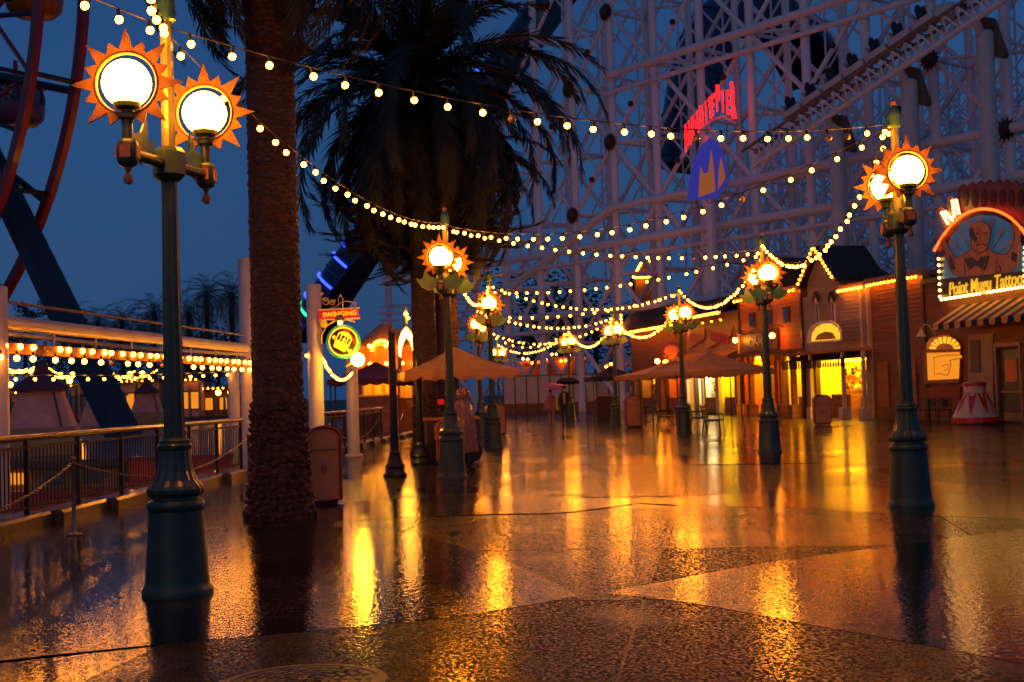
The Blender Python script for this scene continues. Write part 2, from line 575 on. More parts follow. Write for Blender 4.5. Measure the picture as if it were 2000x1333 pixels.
def catenary(a, b, sag, n):
    a, b = Vector(a), Vector(b)
    return [a.lerp(b, i/n) - Vector((0, 0, 4*sag*(i/n)*(1-i/n))) for i in range(n+1)]

# ------------------------------------------------------------------ ground, water, shore
def kerb_x(y):
    return -6.6 + 0.074*(y - 16.6)
g = MB()
gpts = [(kerb_x(-6), -6), (40, -6), (140, 60), (140, 150), (-9, 150), (-9, 104), (kerb_x(60), 60)]
g.add([(x, y, 0) for x, y in gpts], [tuple(range(len(gpts)))])
ground = g.build('ground', 'wet_concrete')
tag(ground, 'rain soaked brown concrete promenade', kind='structure')
# poured slabs with recessed joints (joined beyond the near rows by the material)
def slab(poly, z0, z1, m, name, inset=0.012):
    c = Vector((sum(p[0] for p in poly)/len(poly), sum(p[1] for p in poly)/len(poly)))
    q = []
    for p in poly:
        d = Vector(p) - c
        q.append(c + d*(1 - inset/max(d.length, 0.1)*1.4))
    mb = MB()
    mb.prism([tuple(p) for p in q], (0, 0, z0), (1, 0, 0), (0, 1, 0), z1 - z0)
    return mb.build(name, m, ground)
SL, SA = 3.1, R(-9)
ca, sa = math.cos(SA), math.sin(SA)
for i in range(-3, 7):
    for j in range(0, 12):
        cs = []
        for di, dj in ((0, 0), (1, 0), (1, 1), (0, 1)):
            x, y = (i+di)*SL - 0.6, (j+dj)*SL + 0.45
            cs.append((x*ca - y*sa, x*sa + y*ca))
        cx = sum(c[0] for c in cs)/4
        cy = sum(c[1] for c in cs)/4
        if cy < 3 or cx < kerb_x(cy) + 2.3 or cx > 12 or cx > 1.2 + cy*0.45 or (j % 3 == 2 and (i+j) % 4 == 0):
            continue
        slab(cs, -0.002, 0.006 + random.uniform(0, 0.0008), 'wet_aggregate' if cy < 9.0 or (cy < 12.5 and (i + j) % 3 == 0) else 'wet_concrete', 'paving_slab')
# darker smooth bands in wave shapes that cross the promenade
def band(lower, upper, name='dark_paving_band'):
    mb = MB()
    n = len(lower)
    vs = [(p[0], p[1], 0.0082) for p in lower] + [(p[0], p[1], 0.0082) for p in upper]
    N2 = len(vs)
    vs += [(p[0], p[1], -0.01) for p in vs]
    mb.add(vs, [(i, i+1, n+i+1, n+i) for i in range(n-1)] + [(i, N2+i, N2+i+1, i+1) for i in range(n-1)] + [(n+i+1, N2+n+i+1, N2+n+i, n+i) for i in range(n-1)]
           + [(0, n, N2+n, N2), (n-1, N2+n-1, N2+2*n-1, 2*n-1)])
    return mb.build(name, 'wet_dark_band', ground)
def spline(pts, n=28):
    out = []
    P = [Vector(p) for p in pts]
    for k in range(n+1):
        t = k/n*(len(P)-1)
        i = min(int(t), len(P)-2)
        f = t - i
        p0, p1, p2, p3 = P[max(i-1, 0)], P[i], P[i+1], P[min(i+2, len(P)-1)]
        out.append(0.5*((2*p1) + (p2-p0)*f + (2*p0-5*p1+4*p2-p3)*f*f + (3*p1-p0-3*p2+p3)*f**3))
    return out
def pxs(l):
    return [gp(*p).xy for p in l]
band(spline(pxs([(1185, 1162), (1350, 1180), (1580, 1222), (1800, 1262), (2030, 1305)])),
     spline(pxs([(1190, 1158), (1300, 1138), (1480, 1104), (1700, 1074), (2030, 1030)])))
band(spline(pxs([(-60, 1300), (300, 1262), (640, 1232), (900, 1205), (1125, 1168)])),
     spline(pxs([(-60, 1075), (300, 1040), (700, 1032), (950, 1085), (1120, 1160)])))
band(spline(pxs([(1245, 984), (1380, 990), (1560, 994), (1800, 1008), (2030, 1016)])),
     spline(pxs([(1250, 980), (1400, 968), (1600, 955), (1800, 948), (2030, 950)])))
band(spline(pxs([(640, 1020), (800, 1012), (960, 1006), (1100, 1002), (1235, 986)])),
     spline(pxs([(640, 985), (800, 975), (960, 968), (1100, 972), (1232, 982)])))
band(spline(pxs([(1010, 905), (1200, 908), (1400, 908), (1600, 905)])),
     spline(pxs([(1015, 896), (1200, 890), (1400, 888), (1600, 884)])))

w = MB()
w.add([(-200, -10, -1.3), (-4, -10, -1.3), (-4, 140, -1.3), (-200, 140, -1.3)], [(0, 1, 2, 3)])
tag(w.build('water', 'bay_water'), 'dark rippled bay water beside the promenade', kind='structure')
s = MB()
s.add([(-400, 138, 0.1), (400, 138, 0.1), (400, 900, 0.1), (-400, 900, 0.1), (-400, 138, -2), (400, 138, -2)],
      [(0, 1, 2, 3), (4, 5, 1, 0)])
tag(s.build('far_shore', 'shore_ground'), 'dark land on the far side of the bay', kind='structure')
# kerb along the water, in lengths
kerb = place('kerb', None)
tag(kerb, 'wet concrete kerb along the water railing', kind='structure')
y = 4.0
while y < 58:
    y1 = y + 1.95
    if not (27.9 < y < 30):
        m = MB()
        a, b = Vector((kerb_x(y), y, 0)), Vector((kerb_x(y1), y1, 0))
        m.prism([(-0.18, -0.9), (0.24, -0.9), (0.24, 0.13), (0.20, 0.17), (-0.18, 0.17)], a, (1, 0, 0), (0, 0, 1), -(y1 - y))
        m.build('kerb_stone', 'kerb_concrete', kerb)
    y += 1.97
# quay wall under the kerb
q = MB()
q.bar((kerb_x(-6) + 0.5, -6, -0.8), (kerb_x(60) + 0.5, 60, -0.8), 0.9, 1.55)
tag(q.build('quay_wall', 'kerb_concrete'), 'concrete quay wall below the promenade edge', kind='structure')

# ------------------------------------------------------------------ manhole cover
mc = gp(592, 1338)
mh = thing('manhole_cover', 'round cast iron manhole cover set in the wet paving', 'manhole cover', (mc.x, mc.y, 0.006))
mh.scale = (1.18, 1.18, 1)
MB().lathe([(0.40, 0.004), (0.40, 0.012), (0.36, 0.014), (0.355, 0.009), (0.0, 0.009)], 40).build('rim', 'iron_cover', mh)
for k, rr in enumerate((0.31, 0.26, 0.21, 0.16, 0.11)):
    for j in range(10 + 2*(4-k)):
        nseg = 10 + 2*(4-k)
        a0, a1 = 2*PI*(j+0.12)/nseg, 2*PI*(j+0.88)/nseg
        m = MB()
        vs = []
        for t in (a0, (a0+a1)/2, a1):
            for r_, z_ in ((rr-0.017, 0.008), (rr-0.013, 0.016), (rr+0.013, 0.016), (rr+0.017, 0.008)):
                vs.append((r_*math.cos(t), r_*math.sin(t), z_))
        m.add(vs, [(b*4+i, b*4+i+1, b*4+i+5, b*4+i+4) for b in (0, 1) for i in range(3)] + [(0, 1, 2, 3), (11, 10, 9, 8)])
        m.build('raised_lug', 'iron_cover', mh)
for j in range(8):
    a = 2*PI*j/8
    m = MB()
    m.bar((0.02*math.cos(a), 0.02*math.sin(a), 0.015), (0.09*math.cos(a), 0.09*math.sin(a), 0.015), 0.016, 0.008)
    m.build('spoke', 'iron_cover', mh)

# ------------------------------------------------------------------ sun lamps
SUN_Z, ARM = 4.18, 0.60
LM = {}
LM['base'] = MB().lathe([(0.295, 0), (0.295, 0.035), (0.285, 0.06), (0.268, 0.085), (0.262, 0.12), (0.224, 0.70), (0.238, 0.715),
                        (0.240, 0.76), (0.226, 0.785), (0.196, 0.80), (0.192, 0.825), (0.212, 0.835)], 32).mesh('base', 'lamp_green', True)
LM['fluted_base'] = MB().lathe([(0.218, 0.825), (0.236, 0.85), (0.238, 0.88), (0.222, 0.91), (0.178, 0.955), (0.152, 1.03), (0.138, 1.12),
                               (0.128, 1.21)], 36, flute=0.045).mesh('fluted_base', 'lamp_green')
LM['base_panel'] = MB().prism([(-0.075, 0.16), (0.075, 0.16), (0.062, 0.64), (-0.062, 0.64)], (0, 0, 0), (1, 0, 0), (0, 0, 1), 0.010).mesh('base_panel', 'lamp_green')
LM['collar'] = MB().lathe([(0.125, 1.205), (0.140, 1.215), (0.144, 1.245), (0.128, 1.262), (0.128, 1.285), (0.112, 1.30), (0.09, 1.315)], 24).mesh('collar', 'lamp_green', True)
LM['pole'] = MB().lathe([(0.090, 1.30), (0.078, 2.4), (0.066, 3.5)], 24, flute=0.07).mesh('pole', 'lamp_green')
LM['upper_pole'] = MB().lathe([(0.060, 3.74), (0.054, 4.86)], 20, flute=0.06).mesh('upper_pole', 'lamp_yellow_green')
LM['cross_box'] = MB().lathe([(0.075, 3.47), (0.105, 3.49), (0.14, 3.53), (0.14, 3.72), (0.11, 3.76), (0.07, 3.77)], 8).mesh('cross_box', 'lamp_green')
LM['arm'] = MB().cyl((0.11, 0, 3.62), (ARM - 0.05, 0, 3.62), 0.048, 0.048, 14).mesh('arm', 'lamp_green', True)
LM['lamp_holder'] = MB().lathe([(0.03, 3.50), (0.07, 3.52), (0.085, 3.55), (0.085, 3.69), (0.07, 3.72), (0.045, 3.73), (0.042, 3.88), (0.07, 3.90), (0.074, 3.93),
                               (0.055, 3.945), (0.055, 3.96), (0.105, 3.985), (0.112, 4.02), (0.10, 4.03)], 16).mesh('lamp_holder', 'lamp_green', True)
LM['orange_panel'] = MB().box((0, -0.083, 3.62), (0.085, 0.012, 0.10)).mesh('orange_panel', 'ball_orange')
LM['drop_finial'] = MB().lathe([(0.0, 3.36), (0.03, 3.37), (0.042, 3.40), (0.034, 3.435), (0.014, 3.455), (0.02, 3.47), (0.032, 3.50)], 12).mesh('drop_finial', 'ball_orange', True)
gl = MB()
gl.lathe([(0.195*math.sin(t), SUN_Z - 0.195*math.cos(t)) for t in [R(a) for a in range(32, 181, 12)] + [PI - 0.001]], 24)
LM['globe'] = gl.mesh('globe', 'globe_light', True)
sd = MB()
NP = 16
outer = []
for k in range(NP*2):
    a = PI/2 + PI*k/NP
    r_ = (0.452 if (k//2) % 2 == 0 else 0.362) if k % 2 == 0 else 0.285
    outer.append((r_*math.cos(a), r_*math.sin(a)))
inner = [(0.238*math.cos(PI/2 + PI*k/NP), 0.238*math.sin(PI/2 + PI*k/NP)) for k in range(NP*2)]
for yy, rev in ((-0.011, False), (0.011, True)):
    vs = [(x, yy, SUN_Z + z) for x, z in outer] + [(x, yy, SUN_Z + z) for x, z in inner]
    K = NP*2
    sd.add(vs, [((i, K+i, K+(i+1) % K, (i+1) % K) if rev else (i, (i+1) % K, K+(i+1) % K, K+i)) for i in range(K)])
K = NP*2
sd.f += [(i, (i+1) % K, 2*K + (i+1) % K, 2*K + i) for i in range(K)] + [(K+i, 3*K+i, 3*K+(i+1) % K, K+(i+1) % K) for i in range(K)]
sd.m += [0]*(2*K)
# raised lip and ray ridges
sd.tube([(0.247*math.cos(2*PI*k/36), -0.012, SUN_Z + 0.247*math.sin(2*PI*k/36)) for k in range(37)], 0.010, 6)
for k in range(NP):
    a = PI/2 + PI*(2*k+1)/NP
    sd.bar((0.262*math.cos(a), -0.012, SUN_Z + 0.262*math.sin(a)), (0.283*math.cos(a), -0.012, SUN_Z + 0.283*math.sin(a)), 0.008, 0.008)
LM['sun_disc'] = sd.mesh('sun_disc', 'sun_orange')
LM['leaf_plate'] = MB().prism([(0.05, -0.06), (0.20, -0.17), (0.36, -0.10), (0.47, 0.07), (0.34, 0.05), (0.30, 0.24), (0.20, 0.10), (0.05, 0.06)],
                              (0, 0.03, 3.72), (1, 0, 0), (0, 0, 1), 0.016).mesh('leaf_plate', 'leaf_plate')
LM['pole_cap'] = MB().lathe([(0.056, 4.84), (0.085, 4.86), (0.09, 4.92), (0.078, 4.96), (0.086, 4.98), (0.07, 5.06), (0.03, 5.12), (0.02, 5.14)], 14).mesh('pole_cap', 'leaf_plate', True)
LM['cap_ball'] = MB().sphere((0, 0, 5.17), 0.045, 12, 8).mesh('cap_ball', 'ball_orange', True)
def sun_lamp(x, y, ang, label, s=1.0, leaves=True):
    t = thing('street_lamp', label, 'street lamp', (x, y, 0), 0, 'sun lamps along the promenade')
    t.scale = (s, s, s)
    b = place('base', LM['base'], t)
    for k in range(8):
        a = 2*PI*(k + 0.5)/8
        place('base_panel', LM['base_panel'], b, (0.222*math.cos(a), 0.222*math.sin(a), 0), rot=(R(-3.6), 0, a + PI/2))
    for nm in ('fluted_base', 'collar', 'pole', 'upper_pole', 'cross_box'):
        place(nm, LM[nm], t)
    c = place('pole_cap', LM['pole_cap'], t)
    place('cap_ball', LM['cap_ball'], c)
    for k in (0, 1):
        a = ang + PI*k
        p = (ARM*math.cos(a), ARM*math.sin(a), 0)
        place('arm', LM['arm'], t, rotz=a)
        h = place('lamp_holder', LM['lamp_holder'], t, p)
        for q_ in range(4):
            place('orange_panel', LM['orange_panel'], h, rotz=q_*PI/2)
        place('drop_finial', LM['drop_finial'], h)
        place('globe', LM['globe'], t, p)
        place('sun_disc', LM['sun_disc'], t, p)
        if leaves:
            for q_ in (1, -1):
                place('leaf_plate', LM['leaf_plate'], t, p, scale=(q_, 1, 1))
        else:
            place('leaf_plate', LM['leaf_plate'], t, (p[0], p[1], 0.0), rotz=a + R(6), scale=(-0.9, 1, 1))
    return t
LEFT = [(-2.86, 10.78, 73, 'tall green lamp post with two sun globes beside the railing chain post'),
        (-1.22, 24.5, 82, 'green lamp post with sun globes beside the person in the long hooded poncho'),
        (-0.62, 37.0, 87, 'green sun lamp post behind the orange scalloped canopy'),
        (-1.25, 48.0, 86, 'smaller sun lamp seen just above the orange canopy'),
        (-0.95, 82.0, 62, 'distant sun lamp before the white steel trestle, over the canopy corner')]
RIGHT = [(5.0, 16.35, 86, 'tall green lamp post with sun globes in front of the dark wooden shop wall'),
         (5.98, 30.2, 91, 'green lamp post with sun globes before the brown games building'),
         (5.92, 44.9, 101, 'green sun lamp post beside the dark bench and brown canopies'),
         (4.45, 56.0, 104, 'sun lamp post beside the navy canopy and red post'),
         (2.95, 67.0, 104, 'sun lamp post behind the couple with umbrellas')]
for k, (x, y, a, lb) in enumerate(LEFT):
    sun_lamp(x, y, R(a), lb, leaves=k > 0)
for k, (x, y, a, lb) in enumerate(RIGHT):
    sun_lamp(x, y, R(a), lb, leaves=k > 0)

# ------------------------------------------------------------------ festoon strings
def bulb_mesh(m, r_, name='bulb'):
    b = MB()
    b.sphere((0, 0, -0.055 - r_), r_, 8, 6)
    b.mi = 1
    b.cyl((0, 0, -0.07), (0, 0, 0.0), 0.019, 0.015, 6)
    return b.mesh(name, [m, 'black_wire'], True)
BULB = bulb_mesh('bulb_light', 0.033)
BULB_FAR = bulb_mesh('bulb_light', 0.042)
BULB_OFF = bulb_mesh('bulb_off', 0.045)
SMALL = {}
for nm, m in (('warm', 'bulb_light'), ('white', 'bulb_white'), ('amber', 'bulb_amber')):
    b = MB()
    b.sphere((0, 0, 0), 0.035, 6, 5)
    SMALL[nm] = b.mesh('bulb', m, True)
def festoon(a, b, sag, label, sp=0.42, group='festoon strings over the promenade', far=False, r_=0.007):
    a, b = Vector(a), Vector(b)
    t = thing('string_lights', label, 'string lights', a, 0, group)
    pts = [p - a for p in catenary(a, b, sag, 26)]
    MB().tube(pts, r_, 4).build('wire', 'black_wire', t)
    L = (b - a).length
    n = max(3, int(L/sp))
    for i in range(n):
        f = (i + 0.6 + random.uniform(-0.12, 0.12))/n
        p = (b - a)*f - Vector((0, 0, 4*sag*f*(1-f)))
        o = random.random()
        place('bulb', BULB_OFF if o < 0.035 else (BULB_FAR if far else BULB), t, p,
              rot=(random.uniform(-0.25, 0.25), random.uniform(-0.25, 0.25), 0))
    return t
def top(L, dz=0.0):
    return Vector((L[0], L[1], 4.80 + dz))
L1, L2, L3, L4, L5 = LEFT
R1, R2, R3, R4, R5 = RIGHT
def left_of(a, d):
    return a + d
festoon(top(L1, 0), top(R1, 0.1), 0.4, 'long bulb string from the tallest lamp post to the dark wooden wall lamp', 0.37)
festoon(top(L1, -0.05), top(L2, 0.1), 0.45, 'bulb string running from the tallest lamp post past both palm trunks', 0.52)
festoon(top(L2, 0.05), top(R1, 0.1), 0.65, 'bulb string rising from the poncho walker lamp to the dark wooden wall lamp', 0.40)
festoon(top(L2, 0.05), top(R2, 0), 0.3, 'bulb string from the poncho walker lamp to the brown games building lamp', 0.36)
festoon(top(R1, 0.2), top(R2, 0.2), 1.1, 'steep bulb string between the dark wall lamp and the games building lamp', 0.40)
festoon(top(L3, -0.2), top(R2, -0.05), 0.3, 'bulb string from the canopy lamp up to the games building lamp', 0.42)
festoon(top(L3, 0), top(R3, 0.2), 0.65, 'bulb string from the canopy lamp to the bench lamp', 0.36)
festoon(top(R2, -0.1), top(R3, 0.3), 0.9, 'curving bulb string between the games building lamp and the bench lamp', 0.40)
festoon(top(L4, -0.2), top(R3, 0.15), 0.35, 'bulb string from the lamp above the canopy to the bench lamp', 0.46, far=True)
festoon(top(L4, 0), top(R4, 0), 0.55, 'bulb string from the lamp above the canopy to the navy canopy lamp', 0.42, far=True)
festoon(top(R3, -0.2), top(R4), 1.0, 'bulb string between the bench lamp and the navy canopy lamp', 0.42, far=True)
festoon((-1.1, 66, 4.8), top(R4, -0.1), 0.8, 'bulb string ending at the navy canopy lamp, high over the white fence', 0.5, far=True)
festoon((-1.1, 66, 4.7), top(R5), 0.75, 'bulb string ending at the lamp behind the umbrella couple', 0.46, far=True)
festoon(top(R4, -0.2), top(R5), 0.95, 'short bulb string between the navy canopy lamp and the couple lamp', 0.42, far=True)
festoon(top(L5), top(R5, -0.1), 0.8, 'faint bulb string close in front of the white steel trestle legs', 0.6, far=True)
festoon(top(L2, -0.1), top(L3), 0.9, 'bulb string running away between the poncho walker lamp and the canopy lamp', 0.5)
festoon(top(L3, -0.2), top(L4), 0.9, 'bulb string dipping behind the canopy lamp globes', 0.45, far=True)
festoon(top(L1), Vector((-5.4, 4.6, 6.0)), 0.35, 'bulb string leaving the tallest lamp post beside hanging palm fronds', 0.36)
festoon(top(L1, 0.02), Vector((-1.6, 4.2, 5.6)), 0.55, 'bulb string rising steeply from the collar of the tallest lamp post', 0.36)

# ------------------------------------------------------------------ palms
def frond_mesh(L, droop, leaf, n=46, seed=0, m='palm_leaf'):
    rnd = random.Random(seed)
    b = MB()
    pts = []
    ang = R(38)
    p = Vector((0, 0, 0))
    N = 16
    for k in range(N+1):
        pts.append(p.copy())
        p = p + Vector((math.cos(ang), 0, math.sin(ang)))*(L/N)
        ang -= R(droop)/N*(0.55 + 0.9*k/N)
    b.tube(pts, 0.026, 4, 0.006)
    for k in range(n):
        f = 0.10 + 0.9*k/(n-1)
        t = f*N
        i = min(int(t), N-1)
        q = pts[i].lerp(pts[i+1], t - i)
        d = (pts[i+1] - pts[i]).normalized()
        ln = leaf*(0.35 + 1.25*math.sin(PI*min(1, f*0.86 + 0.10)))*rnd.uniform(0.85, 1.12)
        up = Vector((0, 1, 0)).cross(d)
        if up.z < 0: up = -up
        for s_ in (-1, 1):
            side = Vector((0, s_, 0))
            dirv = (side*0.62 + d*(0.80 + 0.3*f) + up*rnd.uniform(-0.15, 0.34)).normalized()
            e = q + dirv*ln - Vector((0, 0, 0.22*ln))
            mid = q + dirv*ln*0.5 - Vector((0, 0, 0.04*ln))
            wv = d*0.031
            b.add([q - wv*0.6, q + wv*0.6, mid + wv, mid - wv, e], [(0, 1, 2, 3), (3, 2, 4)])
    return b.mesh('frond', m)
FRONDS = [frond_mesh(3.3, 100, 0.30, 60, seed=1), frond_mesh(3.5, 118, 0.30, 66, seed=2), frond_mesh(3.2, 145, 0.30, 66, seed=3), frond_mesh(3.0, 70, 0.30, 60, seed=4)]
FAR_FRONDS = [frond_mesh(3.2, 100, 0.5, 18, 5, 'dark_leaf'), frond_mesh(3.2, 140, 0.5, 18, 6, 'dark_leaf')]
def palm(x, y, h, r0, label, nf=80, scales=True, spread=1.0, z0=0.0, down=-48):
    t = thing('palm_tree', label, 'palm tree', (x, y, z0))
    b = MB()
    prof = [(r0*1.42, 0.0), (r0*1.36, 0.10), (r0*1.22, 0.4), (r0*1.10, 0.9), (r0*1.02, 1.6), (r0, 3.0), (r0*0.97, h*0.6), (r0*0.96, h - 0.4), (r0*0.7, h)]
    b.lathe(prof, 22)
    trunk = b.build('trunk', 'palm_bark', t, True)
    def rad(z):
        for (ra, za), (rb, zb) in zip(prof, prof[1:]):
            if za <= z <= zb:
                return ra + (rb-ra)*(z-za)/(zb-za)
        return prof[-1][0]
    if scales:
        m = MB()
        rnd = random.Random(3)
        z = 0.05
        k = 0
        while z < h - 0.3:
            big = 1.0 if z < 2.2 else 0.62
            rr = rad(z)
            n = int(2*PI*rr/(0.155*(1.0 if z < 2.2 else 0.8)))
            for i in range(n):
                a = 2*PI*(i + 0.5*(k % 2) + rnd.uniform(-.28, .28))/n
                u = Vector((-math.sin(a), math.cos(a), 0))
                o = Vector((math.cos(a), math.sin(a), 0))
                c = o*(rr - 0.004) + Vector((0, 0, z + rnd.uniform(-.03, .03)))
                wd = 0.086*(1.0 if z < 2.2 else 0.82)*rnd.uniform(.85, 1.1)
                hh = 0.060*big*rnd.uniform(.6, 1.4)
                pr = (0.044 if z < 1.6 else 0.016)*rnd.uniform(0.4, 1.5)
                m.add([c - u*wd, c + u*wd, c + Vector((0, 0, hh)), c - Vector((0, 0, hh*0.8)),
                       c + o*pr + Vector((0, 0, hh*0.45)) - u*wd*0.45, c + o*pr + Vector((0, 0, hh*0.45)) + u*wd*0.45, c + o*pr*0.8 - Vector((0, 0, hh*0.45))],
                      [(0, 4, 2), (2, 4, 5), (2, 5, 1), (0, 6, 4), (4, 6, 5), (5, 6, 1), (0, 3, 6), (6, 3, 1)])
            z += 0.088*(1.0 if z < 2.2 else 0.72)
            k += 1
        tag(m.build('leaf_scars', 'palm_scale', trunk), kind='stuff')
    rnd = random.Random(int(x*10 + y))
    for k in range(nf):
        f = k/(nf-1)
        el = 75 + (down - 75)*f**0.8 + rnd.uniform(-8, 8)
        a = k*2.39996 + rnd.uniform(-.2, .2)
        me = FRONDS[3] if el > 45 else FRONDS[rnd.randrange(0, 2)] if el > 0 else FRONDS[rnd.randrange(1, 3)]
        rot = (Matrix.Rotation(a, 3, 'Z') @ Matrix.Rotation(-R(el - 38), 3, 'Y') @ Matrix.Rotation(rnd.uniform(-.22, .22), 3, 'X')).to_euler()
        place('frond', me, t, (0.2*math.cos(a), 0.2*math.sin(a), h - 0.1 - 0.8*f), rot=rot, scale=spread*rnd.uniform(.88, 1.08))
    return t
palm(-3.22, 17.5, 9.9, 0.335, 'tall palm with scaly brown trunk standing beside the cream bin', 70, spread=0.95)
palm(-2.28, 33.2, 10.1, 0.30, 'palm with big dark drooping crown rising behind the orange canopy', 165, spread=1.62, down=-100)
palm(-1.95, 38.5, 8.9, 0.33, 'palm whose dark trunk stands just behind the poncho walker lamp post', 90, spread=1.2, down=-98)
def far_palm(x, y, h, label, z0=0.1, nf=38, s=1.0):
    t = thing('palm_tree', label, 'palm tree', (x, y, z0), 0, 'palms on the far shore')
    MB().lathe([(0.45, 0), (0.32, h*0.3), (0.28, h)], 8).build('trunk', 'palm_bark', t)
    rnd = random.Random(int(x*7))
    for k in range(nf):
        f = k/(nf-1)
        el = 75 - 125*f**0.8
        a = k*2.39996
        rot = (Matrix.Rotation(a, 3, 'Z') @ Matrix.Rotation(-R(el - 38), 3, 'Y')).to_euler()
        place('frond', FAR_FRONDS[k % 2], t, (0, 0, h), rot=rot, scale=s*rnd.uniform(.9, 1.15))
def px_palm(px, py, d, label, s=1.0):
    p = at(px, py, d)
    far_palm(p.x, p.y, p.z - 0.1, label, s=s)
px_palm(452, 575, 142, 'dark far shore palm tucked against the white canopy post', 1.5)
px_palm(403, 572, 150, 'tallest dark palm in the row across the bay', 1.35)
px_palm(368, 612, 158, 'short dark palm beside the tallest far shore palm', 1.2)
px_palm(300, 610, 150, 'dark feathery palm behind the tall lamp post across the bay', 1.4)
px_palm(238, 628, 165, 'low dark far shore palm above the hut roof', 1.3)
px_palm(190, 630, 160, 'low dark palm beside the wheel leg across the bay', 1.2)
px_palm(138, 622, 170, 'dark palm seen beyond the slanting black wheel leg', 1.3)

def tree(px, py, d, w, h, label, seed):
    rnd = random.Random(seed)
    p = at(px, py, d)
    t = thing('tree', label, 'tree', (p.x, p.y, 0.1), 0, 'dark trees on the far shore')
    top_ = p.z - 0.1
    b = MB()
    b.cyl((0, 0, 0), (0, 0, top_ - h*0.4), 0.35, 0.2, 7)
    for k in range(5):
        a = k*1.3
        b.cyl((0, 0, top_ - h*0.75), (w*0.3*math.cos(a), w*0.3*math.sin(a), top_ - h*0.3), 0.14, 0.04, 5)
    b.build('trunk', 'palm_bark', t)
    c = MB()
    clumps = [(rnd.gauss(0, .28)*w, rnd.gauss(0, .28)*w, top_ - h*0.5 + rnd.uniform(-.42, .42)*h) for _ in range(34)]
    for q in clumps:
        for _ in range(44):
            o = Vector((rnd.gauss(0, 1), rnd.gauss(0, 1), rnd.gauss(0, .8)))*(w*0.085)
            n_ = Vector((rnd.uniform(-1, 1), rnd.uniform(-1, 1), rnd.uniform(-1, 1))).normalized()
            x_, y_, _d = ortho(n_)
            s_ = rnd.uniform(.16, .34)
            cc = Vector(q) + o
            c.add([cc - x_*s_, cc - y_*s_*.5, cc + x_*s_, cc + y_*s_*.5], [(0, 1, 2, 3)])
    c.build('crown', 'dark_leaf', t)
tree(48, 588, 190, 5.0, 6.5, 'small round dark tree alone on the far shore skyline', 1)
tree(165, 640, 175, 13, 9, 'broad dark tree behind the low palms across the bay', 2)
tree(255, 632, 170, 12, 9, 'dense dark tree below the far shore palm crowns', 3)
tree(345, 628, 175, 13, 10, 'dark leafy tree behind the short far palm', 4)
tree(95, 662, 185, 13, 8, 'low dark tree beside the wheel leg on the far shore', 5)
tree(425, 640, 165, 10, 9, 'dark tree mass behind the white canopy post', 6)
tree(1090, 520, 138, 12, 9, 'dark tree behind the lower trestle bracing near the fence', 7)
tree(1160, 570, 132, 12, 8, 'dark tree behind the trestle beside the little lit roof', 8)
tree(1040, 560, 140, 11, 9, 'dark tree behind the trestle legs above the orange canopy', 9)

# ------------------------------------------------------------------ water side: railing, chain posts, canopy frame
BAL = MB().box((0, 0, 0.50), (0.016, 0.016, 0.80)).mesh('baluster', 'rail_black')
POST = MB().bx(-0.03, 0.03, -0.03, 0.03, 0.0, 1.0).mesh('post', 'rail_black')
def railing(y0, y1, label, z0=0.17, sp=1.62, dx=0.0):
    a, b = Vector((kerb_x(y0) + dx, y0, z0)), Vector((kerb_x(y1) + dx, y1, z0))
    t = thing('railing', label, 'railing', a)
    d = b - a
    L = d.length
    u = d/L
    n = max(1, round(L/sp))
    for i in range(n+1):
        place('post', POST, t, u*(L*i/n))
    k = int(L/0.115)
    for i in range(k):
        p = u*((i+0.5)*L/k)
        if min(abs((i+0.5)*L/k - L*j/n) for j in range(n+1)) > 0.045:
            place('baluster', BAL, t, p)
    MB().bar(Vector((0, 0, 0.10)), d + Vector((0, 0, 0.10)), 0.03, 0.04).build('bottom_rail', 'rail_black', t)
    MB().bar(Vector((0, 0, 0.90)), d + Vector((0, 0, 0.90)), 0.03, 0.04).build('top_rail', 'rail_black', t)
    h = MB()
    h.tube([Vector((0, 0, 1.03)) - u*0.08, d + Vector((0, 0, 1.03)) + u*0.08], 0.048, 10)
    h.build('handrail', 'wood_rail', t, True)
    return t
railing(7.2, 27.2, 'long black baluster railing with brown wooden handrail along the water')
railing(31.5, 34.2, 'short black railing beside the white pole with the round sign')
railing(34.8, 44.0, 'black railing with wooden handrail beyond the swinging sign poles')
def chain_post(px, py, label):
    p = gp(px, py)
    t = thing('chain_post', label, 'post', (p.x, p.y, 0), 0, 'chain posts before the railing')
    MB().lathe([(0.10, 0.006), (0.10, 0.02), (0.035, 0.035), (0.026, 0.06), (0.026, 0.92), (0.034, 0.93), (0.034, 0.96), (0.02, 0.98)], 12).build('shaft', 'chain_steel', t, True)
    return Vector((p.x, p.y, 0.90))
cp = [Vector((-5.0, 8.4, 0.90)),
      chain_post(145, 1046, 'slim metal chain post standing alone before the long black railing'),
      chain_post(487, 948, 'slim metal chain post against the palm trunk edge'),
      chain_post(645, 905, 'slim chain post beside the cream bin'),
      chain_post(742, 868, 'slim chain post past the white sign poles'),
      chain_post(790, 850, 'slim chain post at the bright arch entrance')]
for k, (a, b) in enumerate(zip(cp, cp[1:])):
    lab = ['chain hanging from the lone post along the long railing', 'long chain sagging between the railing and the tall lamp base', 'chain behind the scaly palm trunk',
           'chain sagging below the round swinging sign', 'chain at the bright arch entrance'][k]
    t = thing('chain', lab, 'chain', a, 0, 'chains between the slim posts')
    L = (b - a).length
    n = min(110, int(L/0.075))
    pts = [p - a for p in catenary(Vector((0, 0, 0)) + a, b, 0.10 + 0.035*L, n)]
    m = MB()
    for i in range(n):
        p, q_ = pts[i], pts[i+1]
        m.bar(p.lerp(q_, -0.1), p.lerp(q_, 1.1), 0.012 if i % 2 else 0.030, 0.030 if i % 2 else 0.012)
    tag(m.build('links', 'chain_steel', t), kind='stuff')

